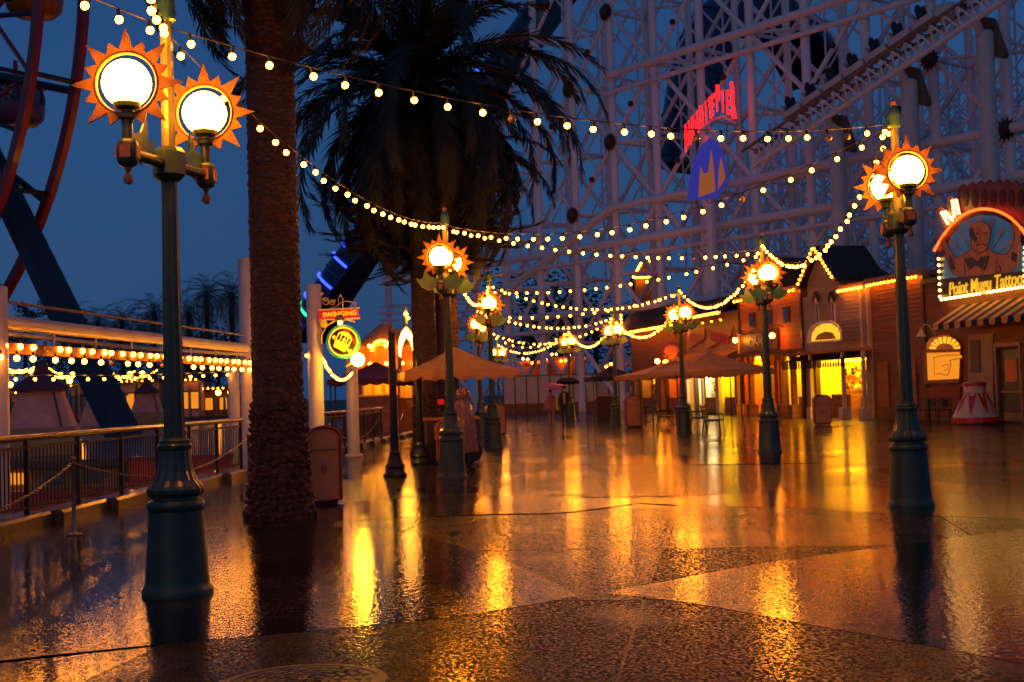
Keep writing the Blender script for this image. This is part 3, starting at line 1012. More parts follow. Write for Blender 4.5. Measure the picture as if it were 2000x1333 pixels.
def white_pole(px, y_top, d, r_, label, name='white_pole', m='white_steel'):
    a = at(px, y_top, d)
    t = thing(name, label, 'pole', (a.x, a.y, 0.0), 0, 'white poles by the water')
    MB().lathe([(r_, -0.9), (r_, a.z - 0.02), (r_*0.9, a.z)], 20).build('shaft', m, t, True)
    MB().lathe([(r_*1.5, 0.0), (r_*1.5, 0.05), (r_*1.05, 0.10)], 16).build('foot_plate', m, t)
    return t, Vector((a.x, a.y, 0)), a.z
wp1, w1, h1 = white_pole(478, 505, 27.9, 0.150, 'tall white pole carrying the horizontal white pipe')
wp2, w2, h2 = white_pole(612, 556, 29.5, 0.178, 'white pole that carries the swinging sign')
wp3, w3, h3 = white_pole(686, 700, 34.6, 0.165, 'shorter white pole under the round swinging sign')
wp4, w4, h4 = white_pole(455, 700, 31.5, 0.14, 'white pole stub with yellow glow behind the pipe frame')
wp0, w0, h0 = white_pole(-6, 560, 16.8, 0.13, 'white pole at the start of the pipe canopy')
cf = thing('pipe_pergola', 'horizontal white pipe frame with two rows of bulbs above the railing', 'pipe frame', (w1.x, w1.y, 0))
def ext(z, dz=0.0, k=1.05):
    a = Vector((w1.x, w1.y, z))
    b = at(0, 0, 16.8)
    b = Vector((w0.x, w0.y, z + dz))
    return a - w1, (a + (b - a)*k) - w1
a, b = ext(2.74)
MB().tube([a + Vector((0, -0.1, 0)), b], 0.098, 14).build('top_pipe', 'white_steel', cf, True)
a, b = ext(2.60, 0.0)
MB().tube([a, a.lerp(b, .5) + Vector((-0.25, 0, -0.02)), b], 0.035, 8).build('thin_pipe', 'white_steel', cf, True)
a, b = ext(2.40)
MB().bar(a, b, 0.16, 0.14).build('bulb_beam', 'wood_brown', cf)
a, b = ext(3.02)
MB().tube([a, b], 0.022, 6).build('stay_rod', 'trim_tan', cf)
for i in range(8):
    f = 0.06 + i*0.125
    a, b = ext(2.74)
    c, d_ = ext(2.45)
    MB().cyl(a.lerp(b, f), c.lerp(d_, f), 0.016, 0.016, 6).build('hanger', 'white_steel', cf)
for row, (z, n, dx) in enumerate(((2.52, 30, 0.10), (2.36, 22, 0.14))):
    a, b = ext(z)
    for i in range(n):
        p = a.lerp(b, (i + 0.5 + random.uniform(-.2, .2))/n) + Vector((dx, 0, 0))
        place('bulb', BULB_OFF if random.random() < .05 else BULB_FAR, cf, p)
# far row of bulbs under the frame, on the other edge of the canopy
a = thing('string_lights', 'outer row of bulbs sagging behind the white pipe frame over the water', 'string lights', w4 + Vector((0, 0, 2.35)))
pts = catenary((0, 0, 0), Vector((-4.2, -12.0, 0.0)), 0.12, 20)
MB().tube(pts, 0.02, 4).build('wire', 'black_wire', a)
for i in range(24):
    f = (i + .5)/24
    place('bulb', BULB, a, pts[0].lerp(pts[-1], f) - Vector((0, 0, 0.48*f*(1-f))))

# ------------------------------------------------------------------ swinging sign on its pole
SW = at(622, 640, 29.3)
sg = thing('hanging_sign', 'red swinging sign with green round gondola emblem on scrolled bracket', 'hanging sign', (SW.x, SW.y, 0))
PXM = 29.3/F_PX
def sp(px, py, o=0.0):
    p = at(px, py, 29.3 + o) - Vector((SW.x, SW.y, 0))
    return Vector((p.x, o, p.z))
def spoly(m, pts, o, t, name, mt, parent):
    q_ = [sp(x, y) for x, y in pts]
    mb = MB()
    mb.prism([(v.x, v.z) for v in q_], (0, o, 0), (1, 0, 0), (0, 0, 1), t)
    return mb.build(name, mt, parent)
mb = MB()
A_, B_, C_, D_ = sp(624, 624), sp(701, 621), sp(700, 604), sp(623, 607)
mb.prism([(A_.x, A_.z), (B_.x, B_.z), (C_.x, C_.z), (D_.x, D_.z)], (0, 0.03, 0), (1, 0, 0), (0, 0, 1), 0.06)
board = mb.build('sign_board', 'sign_red_lit', sg)
for (p0, p1) in (((622, 606), (702, 602)), ((623, 626), (703, 622))):
    MB().bar(sp(*p0), sp(*p1), 0.085, 0.03).build('sign_rail', 'sign_cream', board)
me = text_mesh('SWINGING', 0.155, 0.006, 'sign_yellow_lit', bold=0.004)
c_ = sp(664, 614)
place('lettering', me, board, (c_.x, -0.036, c_.z), rot=(R(90), R(-2.5), 0), scale=(1.0, 0.95, 1))
dc = sp(671, 668)
rim = MB()
rim.lathe([(0.0, -0.05), (0.385, -0.05), (0.395, -0.03), (0.395, 0.03), (0.385, 0.05), (0.0, 0.05)], 40)
ro = rim.build('round_board', 'sign_green_lit', sg, True)
ro.location = dc
ro.rotation_euler = (R(90), 0, 0)
m = MB(); m.lathe([(0.335, 0.045), (0.335, 0.062), (0.305, 0.062), (0.305, 0.045)], 40); m.build('gold_ring', 'sign_yellow_lit', ro)
m = MB(); m.lathe([(0.305, 0.044), (0.305, 0.054), (0.0, 0.054)], 40); m.build('black_field', 'sign_black', ro)
for k in range(28):
    a_ = 2*PI*k/28
    MB().box((0.366*math.cos(a_), 0.366*math.sin(a_), 0.052), (0.016, 0.016, 0.01)).build('rivet', 'sign_black', ro)
def emb(poly, name, mt, dz=0.058, ang=-28, t=0.012):
    mb = MB()
    ca_, sa_ = math.cos(R(ang)), math.sin(R(ang))
    mb.prism([(x*ca_ - y_*sa_, x*sa_ + y_*ca_) for x, y_ in poly], (0, 0, dz), (1, 0, 0), (0, 1, 0), t)
    return mb.build(name, mt, ro)
emb([(-0.15, -0.20), (0.13, -0.20), (0.17, -0.02), (-0.19, -0.02)], 'emblem_cage', 'sign_yellow_lit')
emb([(-0.19, 0.13), (0.17, 0.13), (0.10, 0.20), (0.0, 0.24), (-0.12, 0.20)], 'emblem_roof', 'sign_yellow_lit')
for x in (-0.17, -0.09, 0.07, 0.145):
    emb([(x-0.012, -0.03), (x+0.012, -0.03), (x+0.012, 0.14), (x-0.012, 0.14)], 'emblem_bar', 'sign_yellow_lit')
emb([(-0.025, -0.03), (0.02, -0.03), (0.035, 0.06), (0.0, 0.11), (-0.04, 0.06)], 'emblem_rider', 'sign_yellow_lit')
emb([(-0.27, -0.03), (-0.21, -0.05), (-0.20, 0.03), (-0.26, 0.05)], 'emblem_wing', 'sign_yellow_lit')
emb([(0.19, -0.16), (0.26, -0.15), (0.25, -0.08), (0.18, -0.09)], 'emblem_wing', 'sign_yellow_lit')
emb([(0.06, 0.24), (0.22, 0.16), (0.26, 0.06), (0.14, 0.17)], 'emblem_flash', 'sign_red_lit', 0.057)
emb([(-0.12, 0.26), (0.02, 0.30), (0.04, 0.25), (-0.06, 0.22)], 'emblem_flash', 'sign_red_lit', 0.057)
def scroll(c, r_, turns, a0, dirn=1, n=26):
    return [Vector((c[0] + r_*(1-0.75*k/n)*math.cos(a0 + dirn*turns*2*PI*k/n), 0, c[1] + r_*(1-0.75*k/n)*math.sin(a0 + dirn*turns*2*PI*k/n))) for k in range(n+1)]
for (px, py, rr, tn, a0, dr) in ((636, 590, 0.10, 1.5, 2.6, -1), (650, 592, 0.075, 1.4, 0.4, 1), (690, 597, 0.085, 1.5, 2.4, -1), (628, 575, 0.04, 1.0, 0, 1)):
    c_ = sp(px, py)
    MB().tube(scroll((c_.x, c_.z), rr, tn, a0, dr), 0.014, 6).build('scroll', 'scroll_cream', sg, True)
q_ = [sp(642, 604), sp(655, 600), sp(668, 590), sp(680, 589), sp(690, 590)]
MB().tube(q_, 0.014, 6).build('scroll', 'scroll_cream', sg, True)
q_ = [sp(628, 672), sp(628, 655), sp(638, 637), sp(655, 626), sp(672, 623), sp(693, 629)]
MB().tube(q_, 0.018, 6).build('bracket_arc', 'scroll_cream', sg, True)
c_ = sp(632, 633)
m = MB(); m.lathe([(0.085, -0.02), (0.085, 0.02), (0.06, 0.03), (0.0, 0.03)], 18)
o = m.build('rosette', 'sign_yellow', sg); o.location = c_; o.rotation_euler = (R(90), 0, 0)
q_ = [sp(661, 606, -0.3), sp(661, 585, -0.3), sp(665, 574, -0.3), sp(669, 585, -0.2), sp(670, 606, 0.0)]
MB().tube(q_, 0.010, 6).build('lamp_stem', 'scroll_cream', sg, True)
c_ = sp(664, 625, -0.3)
m = MB(); m.lathe([(0.02, 0.12), (0.06, 0.10), (0.13, 0.0), (0.13, -0.03), (0.0, -0.03)], 14)
o = m.build('lamp_shade', 'trim_tan', sg, True); o.location = c_
c_ = sp(664, 631, -0.3)
m = MB(); m.sphere((0, 0, 0), 0.05, 10, 6)
o = m.build('lamp_bulb', 'globe_light', sg, True); o.location = c_
festoon(at(628, 688, 29.4), at(686, 722, 34.0), 0.35, 'short bulb swag between the white sign poles', 0.17, group='bulb swags on the sign poles')
festoon(at(605, 678, 29.3), at(560, 715, 29.8), 0.1, 'small bulb swag leading from the sign pole toward the palm trunk', 0.2, group='bulb swags on the sign poles')
p = at(699, 703, 29.0)
t = thing('globe_lamp', 'small glowing globe lamp at the foot of the round sign', 'lamp', p)
MB().sphere((0, 0, 0), 0.15, 14, 10).build('globe', 'sign_lamp', t, True)
MB().cyl((0, 0, 0), (-0.3, 0.05, -0.15), 0.02, 0.02, 6).build('bracket', 'trim_tan', t)

# ------------------------------------------------------------------ bins and dark posts
def bin_(px, py, wpx, label, rz, w_=0.62, h_=1.02, d=None, dd=0.62):
    p = gp(px, py)
    t = thing('trash_bin', label, 'trash bin', (p.x, p.y, 0.012), rz, 'litter bins')
    arch = [(-w_/2, 0.06), (w_/2, 0.06), (w_/2, h_-0.16)] + [(w_/2*math.cos(a_), h_ - 0.16 + 0.16*math.sin(a_)) for a_ in [PI*k/10 for k in range(1, 10)]] + [(-w_/2, h_-0.16)]
    MB().prism(arch, (0, dd/2, 0), (1, 0, 0), (0, 0, 1), dd).build('body', 'bin_cream', t)
    for yy in (dd/2 + 0.012, -dd/2 - 0.012):
        m = MB()
        pts = [Vector((x, yy, z)) for x, z in arch] + [Vector((arch[0][0], yy, arch[0][1]))]
        m.tube(pts, 0.026, 6)
        m.build('red_edge', 'bin_red', t)
    MB().box((0, -dd/2 - 0.006, h_*0.70), (w_*0.82, 0.012, 0.012)).build('flap_gap', 'trim_dark', t)
    MB().prism([(-w_*0.36, h_*0.73), (w_*0.36, h_*0.73), (w_*0.36, h_*0.84), (w_*0.2, h_*0.93), (-w_*0.2, h_*0.93), (-w_*0.36, h_*0.84)],
               (0, -dd/2, 0), (1, 0, 0), (0, 0, 1), 0.01).build('flap', 'bin_cream', t)
    m = MB()
    for k in range(3):
        pts = scroll((0.0, h_*0.45 + (k-1)*0.035), 0.07 - 0.012*k, 1.2, k*2.1, 1, 16)
        m.tube([v + Vector((0, -dd/2 - 0.006, 0)) for v in pts], 0.005, 4)
    m.build('front_emblem', 'ball_orange', t)
    MB().bx(-w_/2 + 0.03, w_/2 - 0.03, -dd/2 + 0.03, dd/2 - 0.03, 0, 0.06).build('plinth', 'trim_dark', t)
    return t
bin_(612, 985, 0, 'cream litter bin with red edges beside the scaly palm trunk', R(42), w_=0.60, h_=1.16)
bin_(1607, 830, 0, 'cream litter bin with red edge before the grey gabled shop', R(-8), w_=0.62, h_=1.12)
bin_(968, 850, 0, 'litter bin between the canopy lamp posts behind the poncho walker', R(10), w_=0.7, h_=1.15)
bin_(872, 905, 0, 'litter bin half hidden behind the poncho walker lamp base', R(20), w_=0.6, h_=1.0)
bin_(1240, 835, 0, 'tan litter bin below the brown canopies', R(0), w_=0.7, h_=1.3)
def dark_post(px, py, h_, label):
    p = gp(px, py)
    t = thing('iron_post', label, 'post', (p.x, p.y, 0.006), 0, 'black iron posts')
    MB().lathe([(0.235, 0), (0.235, 0.05), (0.20, 0.08), (0.18, 0.16), (0.205, 0.20), (0.15, 0.28), (0.11, 0.42), (0.12, 0.46), (0.085, 0.52)], 18).build('base', 'black_iron', t, True)
    MB().lathe([(0.085, 0.5), (0.072, h_*0.9), (0.06, h_*0.93), (0.075, h_*0.94), (0.05, h_*0.97), (0.012, h_)], 14).build('shaft', 'black_iron', t, True)
    return t
dark_post(772, 932, 3.0, 'black iron post with flared base in front of the bright arch')
dark_post(822, 908, 2.6, 'black iron post with flared base under the orange canopy')

# ------------------------------------------------------------------ big wheel over the bay
WC = Vector((-40.1, 74, 23.5))
th = 2.5656
WH = Vector((math.cos(th), math.sin(th), 0))
WN = Vector((-math.sin(th), math.cos(th), 0))
if WN.y > 0: WN = -WN
wheel = thing('ferris_wheel', 'giant red ferris wheel with dark spokes over the bay', 'ferris wheel', (WC.x, WC.y, -1.3))
OFF = Vector((WC.x, WC.y, -1.3))
def wpnt(r_, a_, o=0.0):
    return WC + (WH*math.cos(a_) + Vector((0, 0, 1))*math.sin(a_))*r_ + WN*o - OFF
for o_, nm in ((1.3, 'front_rim'), (-1.3, 'back_rim')):
    m = MB()
    pts = [wpnt(22.4, 2*PI*k/96, o_) for k in range(97)]
    vs, fs = [], []
    for k in range(96):
        a_ = 2*PI*k/96
        for r_, oo in ((22.5, .18), (22.5, -.18), (22.0, -.18), (22.0, .18)):
            vs.append(wpnt(r_, a_, o_ + oo))
    for k in range(96):
        j = (k+1) % 96
        for i in range(4):
            fs.append((k*4+i, k*4+(i+1) % 4, j*4+(i+1) % 4, j*4+i))
    m.add(vs, fs)
    m.build(nm, 'wheel_red', wheel)
    m = MB()
    m.tube([wpnt(18.6, 2*PI*k/64, o_) for k in range(65)], 0.16, 6)
    m.build('inner_ring', 'wheel_red', wheel)
NSP = 24
for k in range(NSP):
    a_ = 2*PI*k/NSP
    for o_ in (1.3, -1.3):
        rod('spoke', wpnt(1.2, a_, o_*1.5), wpnt(22.1, a_ + 0.02, o_), 0.20, 'wheel_dark', wheel, 6)
    rod('tie', wpnt(22.2, a_, 1.3), wpnt(22.2, a_, -1.3), 0.14, 'wheel_dark', wheel, 6)
    rod('tie', wpnt(18.6, a_, 1.3), wpnt(18.6, a_, -1.3), 0.12, 'wheel_dark', wheel, 6)
    a2 = a_ + 2*PI/NSP
    am = a_ + PI/NSP
    rod('rim_brace', wpnt(18.6, am, 1.3), wpnt(22.1, a_, 1.3), 0.12, 'wheel_red', wheel, 6)
    rod('rim_brace', wpnt(18.6, am, 1.3), wpnt(22.1, a2, 1.3), 0.12, 'wheel_red', wheel, 6)
    rod('rim_strut', wpnt(18.6, am, 1.3), wpnt(22.1, am, 1.3), 0.13, 'wheel_dark', wheel, 6)
h_ = MB()
h_.cyl(WC + WN*2.6 - OFF, WC - WN*2.6 - OFF, 1.6, 1.6, 20)
h_.build('hub', 'wheel_red', wheel)
# support legs
foot = gp(262, 893, -0.55)
mid = at(0, 352, (foot.y + 74)/2 + 3)
dirv = (mid - foot).normalized()
topp = foot + dirv*(27/dirv.z)
mleg = MB(); mleg.bar(foot - OFF, topp - OFF, 1.15, 0.9); mleg.build('support_leg', 'wheel_dark', wheel)
f2 = foot + WH*16
mleg = MB(); mleg.bar(f2 - OFF, topp - OFF, 1.15, 0.9); mleg.build('support_leg', 'wheel_dark', wheel)
def gondola(px, py, d, s_, label, m1):
    p = at(px, py, d)
    t = thing('gondola', label, 'gondola', (p.x, p.y, p.z), 0, 'wheel gondolas')
    b = MB(); b.lathe([(0.5, 0), (1.0, 0.06), (1.3, 0.35), (1.38, 0.85), (1.34, 1.0)], 18); b.build('tub', m1, t, True)
    for k in range(12):
        a_ = 2*PI*k/12
        MB().tube([(1.33*math.cos(a_), 1.33*math.sin(a_), 1.0), (1.36*math.cos(a_), 1.36*math.sin(a_), 1.5), (1.2*math.cos(a_), 1.2*math.sin(a_), 2.0)], 0.05, 5).build('window_bar', m1, t)
    b = MB(); b.lathe([(1.28, 1.0), (1.32, 1.5), (1.16, 2.0)], 18); b.build('window_glass', 'glass_dark', t, True)
    b = MB(); b.lathe([(1.5, 1.96), (1.45, 2.05), (0.9, 2.3), (0.25, 2.42), (0.1, 2.7)], 18); b.build('roof', 'wheel_dark', t, True)
    b = MB(); b.cyl((0, 0, 2.6), (0, 0, 3.3), 0.12, 0.12, 8); b.build('hanger', 'wheel_red', t)
    t.scale = (s_,)*3
gondola(32, 247, 71, 1.12, 'purple gondola with dark roof hanging inside the red wheel rim', 'cabin_purple')
gondola(68, 34, 72, 1.15, 'orange gondola higher up inside the red wheel rim', 'cabin_orange')

# wheel platform in the water with red bands and lit windows
pf = thing('wheel_platform', 'low platform with red bands standing in the bay under the wheel', 'platform', (-15, 44, -1.3))
def pl(x0, x1, y0, y1, z0, z1, name, mt):
    MB().bx(x0 + 15, x1 + 15, y0 - 44, y1 - 44, z0 + 1.3, z1 + 1.3).build(name, mt, pf)
pl(-27, -7.6, 33.0, 88, -1.3, -0.55, 'red_base', 'deck_red')
pl(-25, -8.2, 34.0, 86, -0.55, 0.02, 'wall', 'stucco_cream')
pl(-26.4, -7.9, 33.6, 87, 0.02, 0.20, 'deck', 'kerb_concrete')
for k in range(16):
    x = -24.5 + k*1.0
    pl(x, x + 0.55, 33.93, 33.98, -0.42, -0.12, 'window', 'backlit_yellow' if k % 5 == 1 else 'glass_dark')
for k in range(4):
    pl(-26.1, -7.5, 32.94 - 0.0, 32.985, -1.2 + k*0.17, -1.11 + k*0.17, 'red_stripe', 'sign_red')
# red parked ride car row to the right of the lamp
rc = thing('ride_fence', 'low red barrier wall beyond the black railing, lit by small lamps', 'barrier', (-7.0, 30.5, -1.3))
MB().bx(-2.2, 0.2, 0, 0.25, 0, 1.55).build('panel', 'deck_red', rc)
MB().bx(-2.25, 0.25, -0.05, 0.3, 1.55, 1.65).build('cap', 'bin_red', rc)
for x in (-1.5, -0.15):
    MB().bx(x, x + 0.06, -0.04, -0.004, 1.0, 1.30).build('marker_light', 'backlit_bright', rc)
def hut(px, py_base, d, w_, label):
    p = at(px, py_base, d)
    z0 = p.z
    t = thing('kiosk_hut', label, 'hut', (p.x, p.y, 0.2), R(14), 'pink huts on the platform')
    z0 -= 0.2
    q4 = w_*0.707
    def sq(prof, name, m_):
        b = MB(); b.lathe(prof, 4); o = b.build(name, m_, t); o.rotation_euler = (0, 0, R(45))
    sq([(q4*1.08, -0.02), (q4*1.08, z0), (q4*1.02, z0 + 0.05)], 'plinth', 'stucco_cream')
    sq([(q4, z0 + 0.05), (q4*0.63, z0 + w_*0.58)], 'wall', 'hut_pink')
    sq([(q4*0.66, z0 + w_*0.58), (q4*0.68, z0 + w_*0.62), (q4*0.60, z0 + w_*0.62)], 'eaves_trim', 'trim_tan')
    sq([(q4*0.90, z0 + w_*0.615), (q4*0.90, z0 + w_*0.64), (q4*0.40, z0 + w_*0.82), (q4*0.22, z0 + w_*0.92), (q4*0.18, z0 + w_*1.05), (q4*0.04, z0 + w_*1.10)], 'roof', 'hut_maroon')
    b = MB(); b.bar((w_*0.34, -w_*0.505, z0 + 0.06), (w_*0.21, -w_*0.325, z0 + w_*0.57), 0.07, 0.05); b.build('corner_gap', 'trim_dark', t)
hut(83, 838, 38, 1.85, 'pink sloped hut with maroon hat roof beyond the railing')
hut(206, 832, 69, 2.6, 'second pink hut, half hidden by the slanting black wheel leg')
hut(288, 806, 82, 2.0, 'small pink hut low beside the tall lamp post')

# ------------------------------------------------------------------ far shore buildings and lights
def shore_house(px0, px1, py_top, d, label, m1, lit, seed, gable=False):
    rnd = random.Random(seed)
    a = at(px0, py_top, d)
    b = at(px1, py_top, d)
    t = thing('shore_building', label, 'building', ((a.x+b.x)/2, d, 0.1), 0, 'low buildings across the bay')
    w_ = b.x - a.x
    h_ = a.z - 0.1
    MB().bx(-w_/2, w_/2, 0, 6, 0, h_).build('wall', m1, t)
    if gable:
        MB().prism([(-w_/2 - 0.3, h_), (w_/2 + 0.3, h_), (0, h_ + w_*0.35)], (0, -0.3, 0), (1, 0, 0), (0, 0, 1), -6.5).build('roof', 'roof_slate', t)
    else:
        MB().bx(-w_/2 - 0.3, w_/2 + 0.3, -0.5, 6.2, h_, h_ + 0.35).build('roof', 'roof_slate', t)
    n = max(2, int(w_/1.7))
    for k in range(n):
        x = -w_/2 + (k + .5)*w_/n
        f = MB().bx(x - .5, x + .5, -0.06, -0.003, h_*0.18, h_*0.72).build('window', 'trim_dark', t)
        MB().bx(x - .4, x + .4, -0.09, -0.063, h_*0.22, h_*0.68).build('pane', lit if rnd.random() < .6 else 'glass_dark', f)
        MB().cyl((x + w_/n/2, -0.25, 0), (x + w_/n/2, -0.25, h_), 0.14, 0.12, 8).build('column', 'stucco_cream', t)
    for k in range(int(w_/0.55)):
        place('bulb', SMALL['warm'], t, (-w_/2 + (k + .5)*0.55, -0.58, h_ + 0.12), scale=2.0)
    return t
shore_house(236, 310, 748, 139, 'low lit hall with columns across the bay, behind the wheel leg', 'stucco_cream', 'backlit_yellow', 1)
shore_house(138, 174, 756, 140, 'small lit building beyond the first pink hut', 'stucco_cream', 'backlit_yellow', 2)
shore_house(350, 390, 745, 139, 'small gabled house across the bay beside the tall lamp pole', 'hut_pink', 'backlit_yellow', 3, True)
shore_house(394, 450, 762, 141, 'low dim orange building across the bay by the white stub pole', 'wood_brown', 'backlit_yellow', 4)
shore_house(20, 70, 770, 142, 'dim low building across the bay behind the first pink hut', 'hut_pink', 'backlit_yellow', 5)
def far_string(px0, py0, px1, py1, d, sag, label, n=16):
    a, b = at(px0, py0, d), at(px1, py1, d)
    t = thing('string_lights', label, 'string lights', a, 0, 'far strings across the bay')
    pts = [p - a for p in catenary(a, b, sag, n)]
    MB().tube(pts, 0.03, 4).build('wire', 'black_wire', t)
    for p in pts:
        place('bulb', SMALL['warm'], t, p, scale=1.9)
far_string(4, 712, 52, 722, 120, 0.4, 'far bulb string over the water at the canopy start')
far_string(4, 720, 66, 718, 118, 0.5, 'far bulb string just above the first hut roof')
far_string(92, 716, 158, 728, 118, 0.6, 'far bulb string between the two maroon hut roofs')
far_string(100, 732, 155, 724, 121, 0.5, 'lower far bulb string beside the first hut roof')
far_string(200, 728, 262, 726, 119, 0.5, 'far bulb string just past the slanting wheel leg')
far_string(222, 731, 306, 724, 122, 0.6, 'far bulb string ending at the tall lamp pole')
for k, (px, py, lb) in enumerate(((50, 727, 'pair of far lamp globes beside the first hut roof'), (130, 733, 'pair of far lamp globes between the two hut roofs'),
                                  (266, 731, 'pair of far lamp globes just past the wheel leg'), (20, 752, 'single far lamp globe low beside the first hut'),
                                  (438, 767, 'pair of far lamp globes by the white stub pole'), (148, 744, 'far cluster of lamp globes above the small lit building'))):
    p = at(px, py, 116)
    t = thing('street_lamp', lb, 'street lamp', (p.x, p.y, 0.0), 0, 'lamps across the bay')
    MB().lathe([(0.2, -1.3), (0.1, p.z - 0.3)], 8).build('pole', 'lamp_green', t)
    for s_ in ((-0.55, 0.55) if k != 3 else (0,)):
        MB().sphere((s_, 0, p.z), 0.24, 10, 8).build('globe', 'bulb_light', t, True)
        MB().bar((0, 0, p.z - 0.45), (s_ if s_ else 0.01, 0, p.z - 0.36), 0.08).build('arm', 'lamp_green', t)

# ------------------------------------------------------------------ white steel roller coaster
def cx_(i): return 2.4 + 2.73*i
def cy_(i): return 100.0 - 3.55*i
CO = Vector((2.4, 100, 0))
coaster = thing('roller_coaster', 'huge white lattice roller coaster trestle with brown starburst hubs', 'roller coaster', CO)
CU = Vector((2.73, -3.55, 0)).normalized()
CN = Vector((CU.y, -CU.x, 0))          # towards the promenade
def node(i, z, o=0.0):
    return Vector((cx_(i), cy_(i), z)) - CO + CN*o
def zk(k): return 0.4 + 4.8*k
star = MB()
for k in range(14):
    a_ = 2*PI*k/14
    star.add([(0.55*math.cos(a_ - .16), 0, 0.55*math.sin(a_ - .16)), (0.95*math.cos(a_), 0, 0.95*math.sin(a_)), (0.55*math.cos(a_ + .16), 0, 0.55*math.sin(a_ + .16)),
              (0.4*math.cos(a_), -0.3, 0.4*math.sin(a_)), (0.4*math.cos(a_), 0.3, 0.4*math.sin(a_))], [(0, 1, 3), (1, 2, 3), (1, 0, 4), (2, 1, 4)])
star.sphere((0, 0, 0), 0.6, 10, 8)
STAR = star.mesh('starburst_hub', 'starburst_brown')
knob = MB(); knob.sphere((0, 0, 0), 0.22, 8, 6)
KNOB = knob.mesh('brace_knob', 'starburst_brown')
I0, I1 = -5, 11
rear = MB()
for o_ in (0.0, -3.6):
    for i in range(I0, I1 + 1):
        H = 34.0 if i >= 0 else (25 if i == -1 else 14.5)
        if o_ == 0.0:
            rod('column', node(i, -0.1), node(i, H), 0.29, 'white_lattice', coaster, 10)
            rod('column', node(i, -0.1, -3.6), node(i, H, -3.6), 0.25, 'white_lattice', coaster, 8)
        kmax = int((H - 0.4)/4.8)
        for k in range(0, kmax + 1):
            hub = (i + k) % 2 == 0
            if i < I1:
                H2 = 34.0 if i + 1 >= 0 else (25 if i + 1 == -1 else 14.5)
                for dk in (1, -1):
                    kk = k + dk
                    if hub and 0 <= kk and zk(kk) <= max(H, H2):
                        if o_ == 0.0:
                            rod('brace', node(i, zk(k)), node(i+1, zk(kk)), 0.165, 'white_lattice', coaster, 6)
                        else:
                            rear.cyl(node(i, zk(k), o_), node(i+1, zk(kk), o_), 0.17, 0.17, 5)
                    if not hub and 0 <= kk and zk(kk) <= max(H, H2) and k > 2:
                        rear.cyl(node(i, zk(k), o_ - 1.2), node(i+1, zk(kk), o_ - 1.2), 0.085, 0.085, 5)
                        rear.cyl(node(i + .5, zk(k), o_ - 1.2), node(i + .5, zk(kk), o_ - 1.2), 0.075, 0.075, 4)
                if hub and o_ == 0.0 and k > 1:
                    rear.cyl(node(i, zk(k)), node(i+1, zk(k) + 0.0, -3.6), 0.13, 0.13, 5)
                    rear.cyl(node(i, zk(k), -3.6), node(i+1, zk(k)), 0.13, 0.13, 5)
            if o_ == 0.0:
                rear.cyl(node(i, zk(k)), node(i, zk(k), -3.6), 0.13, 0.13, 5)
                if hub and k in (3, 5, 4, 6) and (i in (1, 2) or i >= 8):
                    place('starburst_hub', STAR, coaster, node(i, zk(k), 0.35), rot=(0, 0, math.atan2(CU.y, CU.x)), scale=0.78)
                if hub and i < I1 and k > 2:
                    place('brace_knob', KNOB, coaster, node(i + 0.5, zk(k) + 2.4, 0.25))
tag(rear.build('cross_bracing', 'white_lattice', coaster), kind='stuff')
for z, r_, i0 in ((7.4, 0.30, I0), (6.2, 0.18, I0), (12.2, 0.30, I0), (11.2, 0.16, -2), (14.8, 0.28, 2), (24.5, 0.28, 1.9), (23.2, 0.18, 1.9), (33.9, 0.25, 0)):
    rod('chord', node(i0, z, 0.36), node(I1, z, 0.36), r_, 'white_lattice', coaster, 10)
rod('chord', node(-1, 9.5, 0.4), node(2, 14.8, 0.4), 0.3, 'white_lattice', coaster, 10)
for k, z in enumerate((8.6, 9.2, 9.8)):
    rod('chord', node(-5, z, 0.9), node(-1.5, z - 0.8, 0.9), 0.12, 'white_lattice', coaster, 6)

# far dense lattice behind the right-hand shops
fl = thing('lattice_tower', 'far dense white lattice of the coaster lift hill behind the shops', 'coaster trestle', (30, 118, 0))
fo = Vector((30, 118, 0))
den = MB()
rnd = random.Random(11)
for pl_ in range(3):
    P0, P1 = Vector((17 + pl_*0.5, 112 + pl_*5, 0)), Vector((60, 96 + pl_*6, 0))
    N = 22
    for i in range(N + 1):
        a = P0.lerp(P1, i/N)
        H = min(30.0, 22 + i*0.7)
        if pl_ == 0:
            rod('column', a - fo, a + Vector((0, 0, H)) - fo, 0.17, 'white_lattice', fl, 6)
        else:
            den.cyl(a - fo, a + Vector((0, 0, H)) - fo, 0.14, 0.14, 4)
        if i < N:
            b = P0.lerp(P1, (i+1)/N)
            for k in range(11):
                z0, z1 = 1 + k*2.7, 1 + (k+1)*2.7
                if z1 > H: break
                den.cyl(a + Vector((0, 0, z0)) - fo, b + Vector((0, 0, z1)) - fo, 0.085, 0.085, 4)
                den.cyl(a + Vector((0, 0, z1)) - fo, b + Vector((0, 0, z0)) - fo, 0.085, 0.085, 4)
                if k % 2 == 0:
                    den.cyl(a + Vector((0, 0, z0)) - fo, b + Vector((0, 0, z0)) - fo, 0.10, 0.10, 4)
tag(den.build('lattice_bracing', 'white_lattice', fl), kind='stuff')

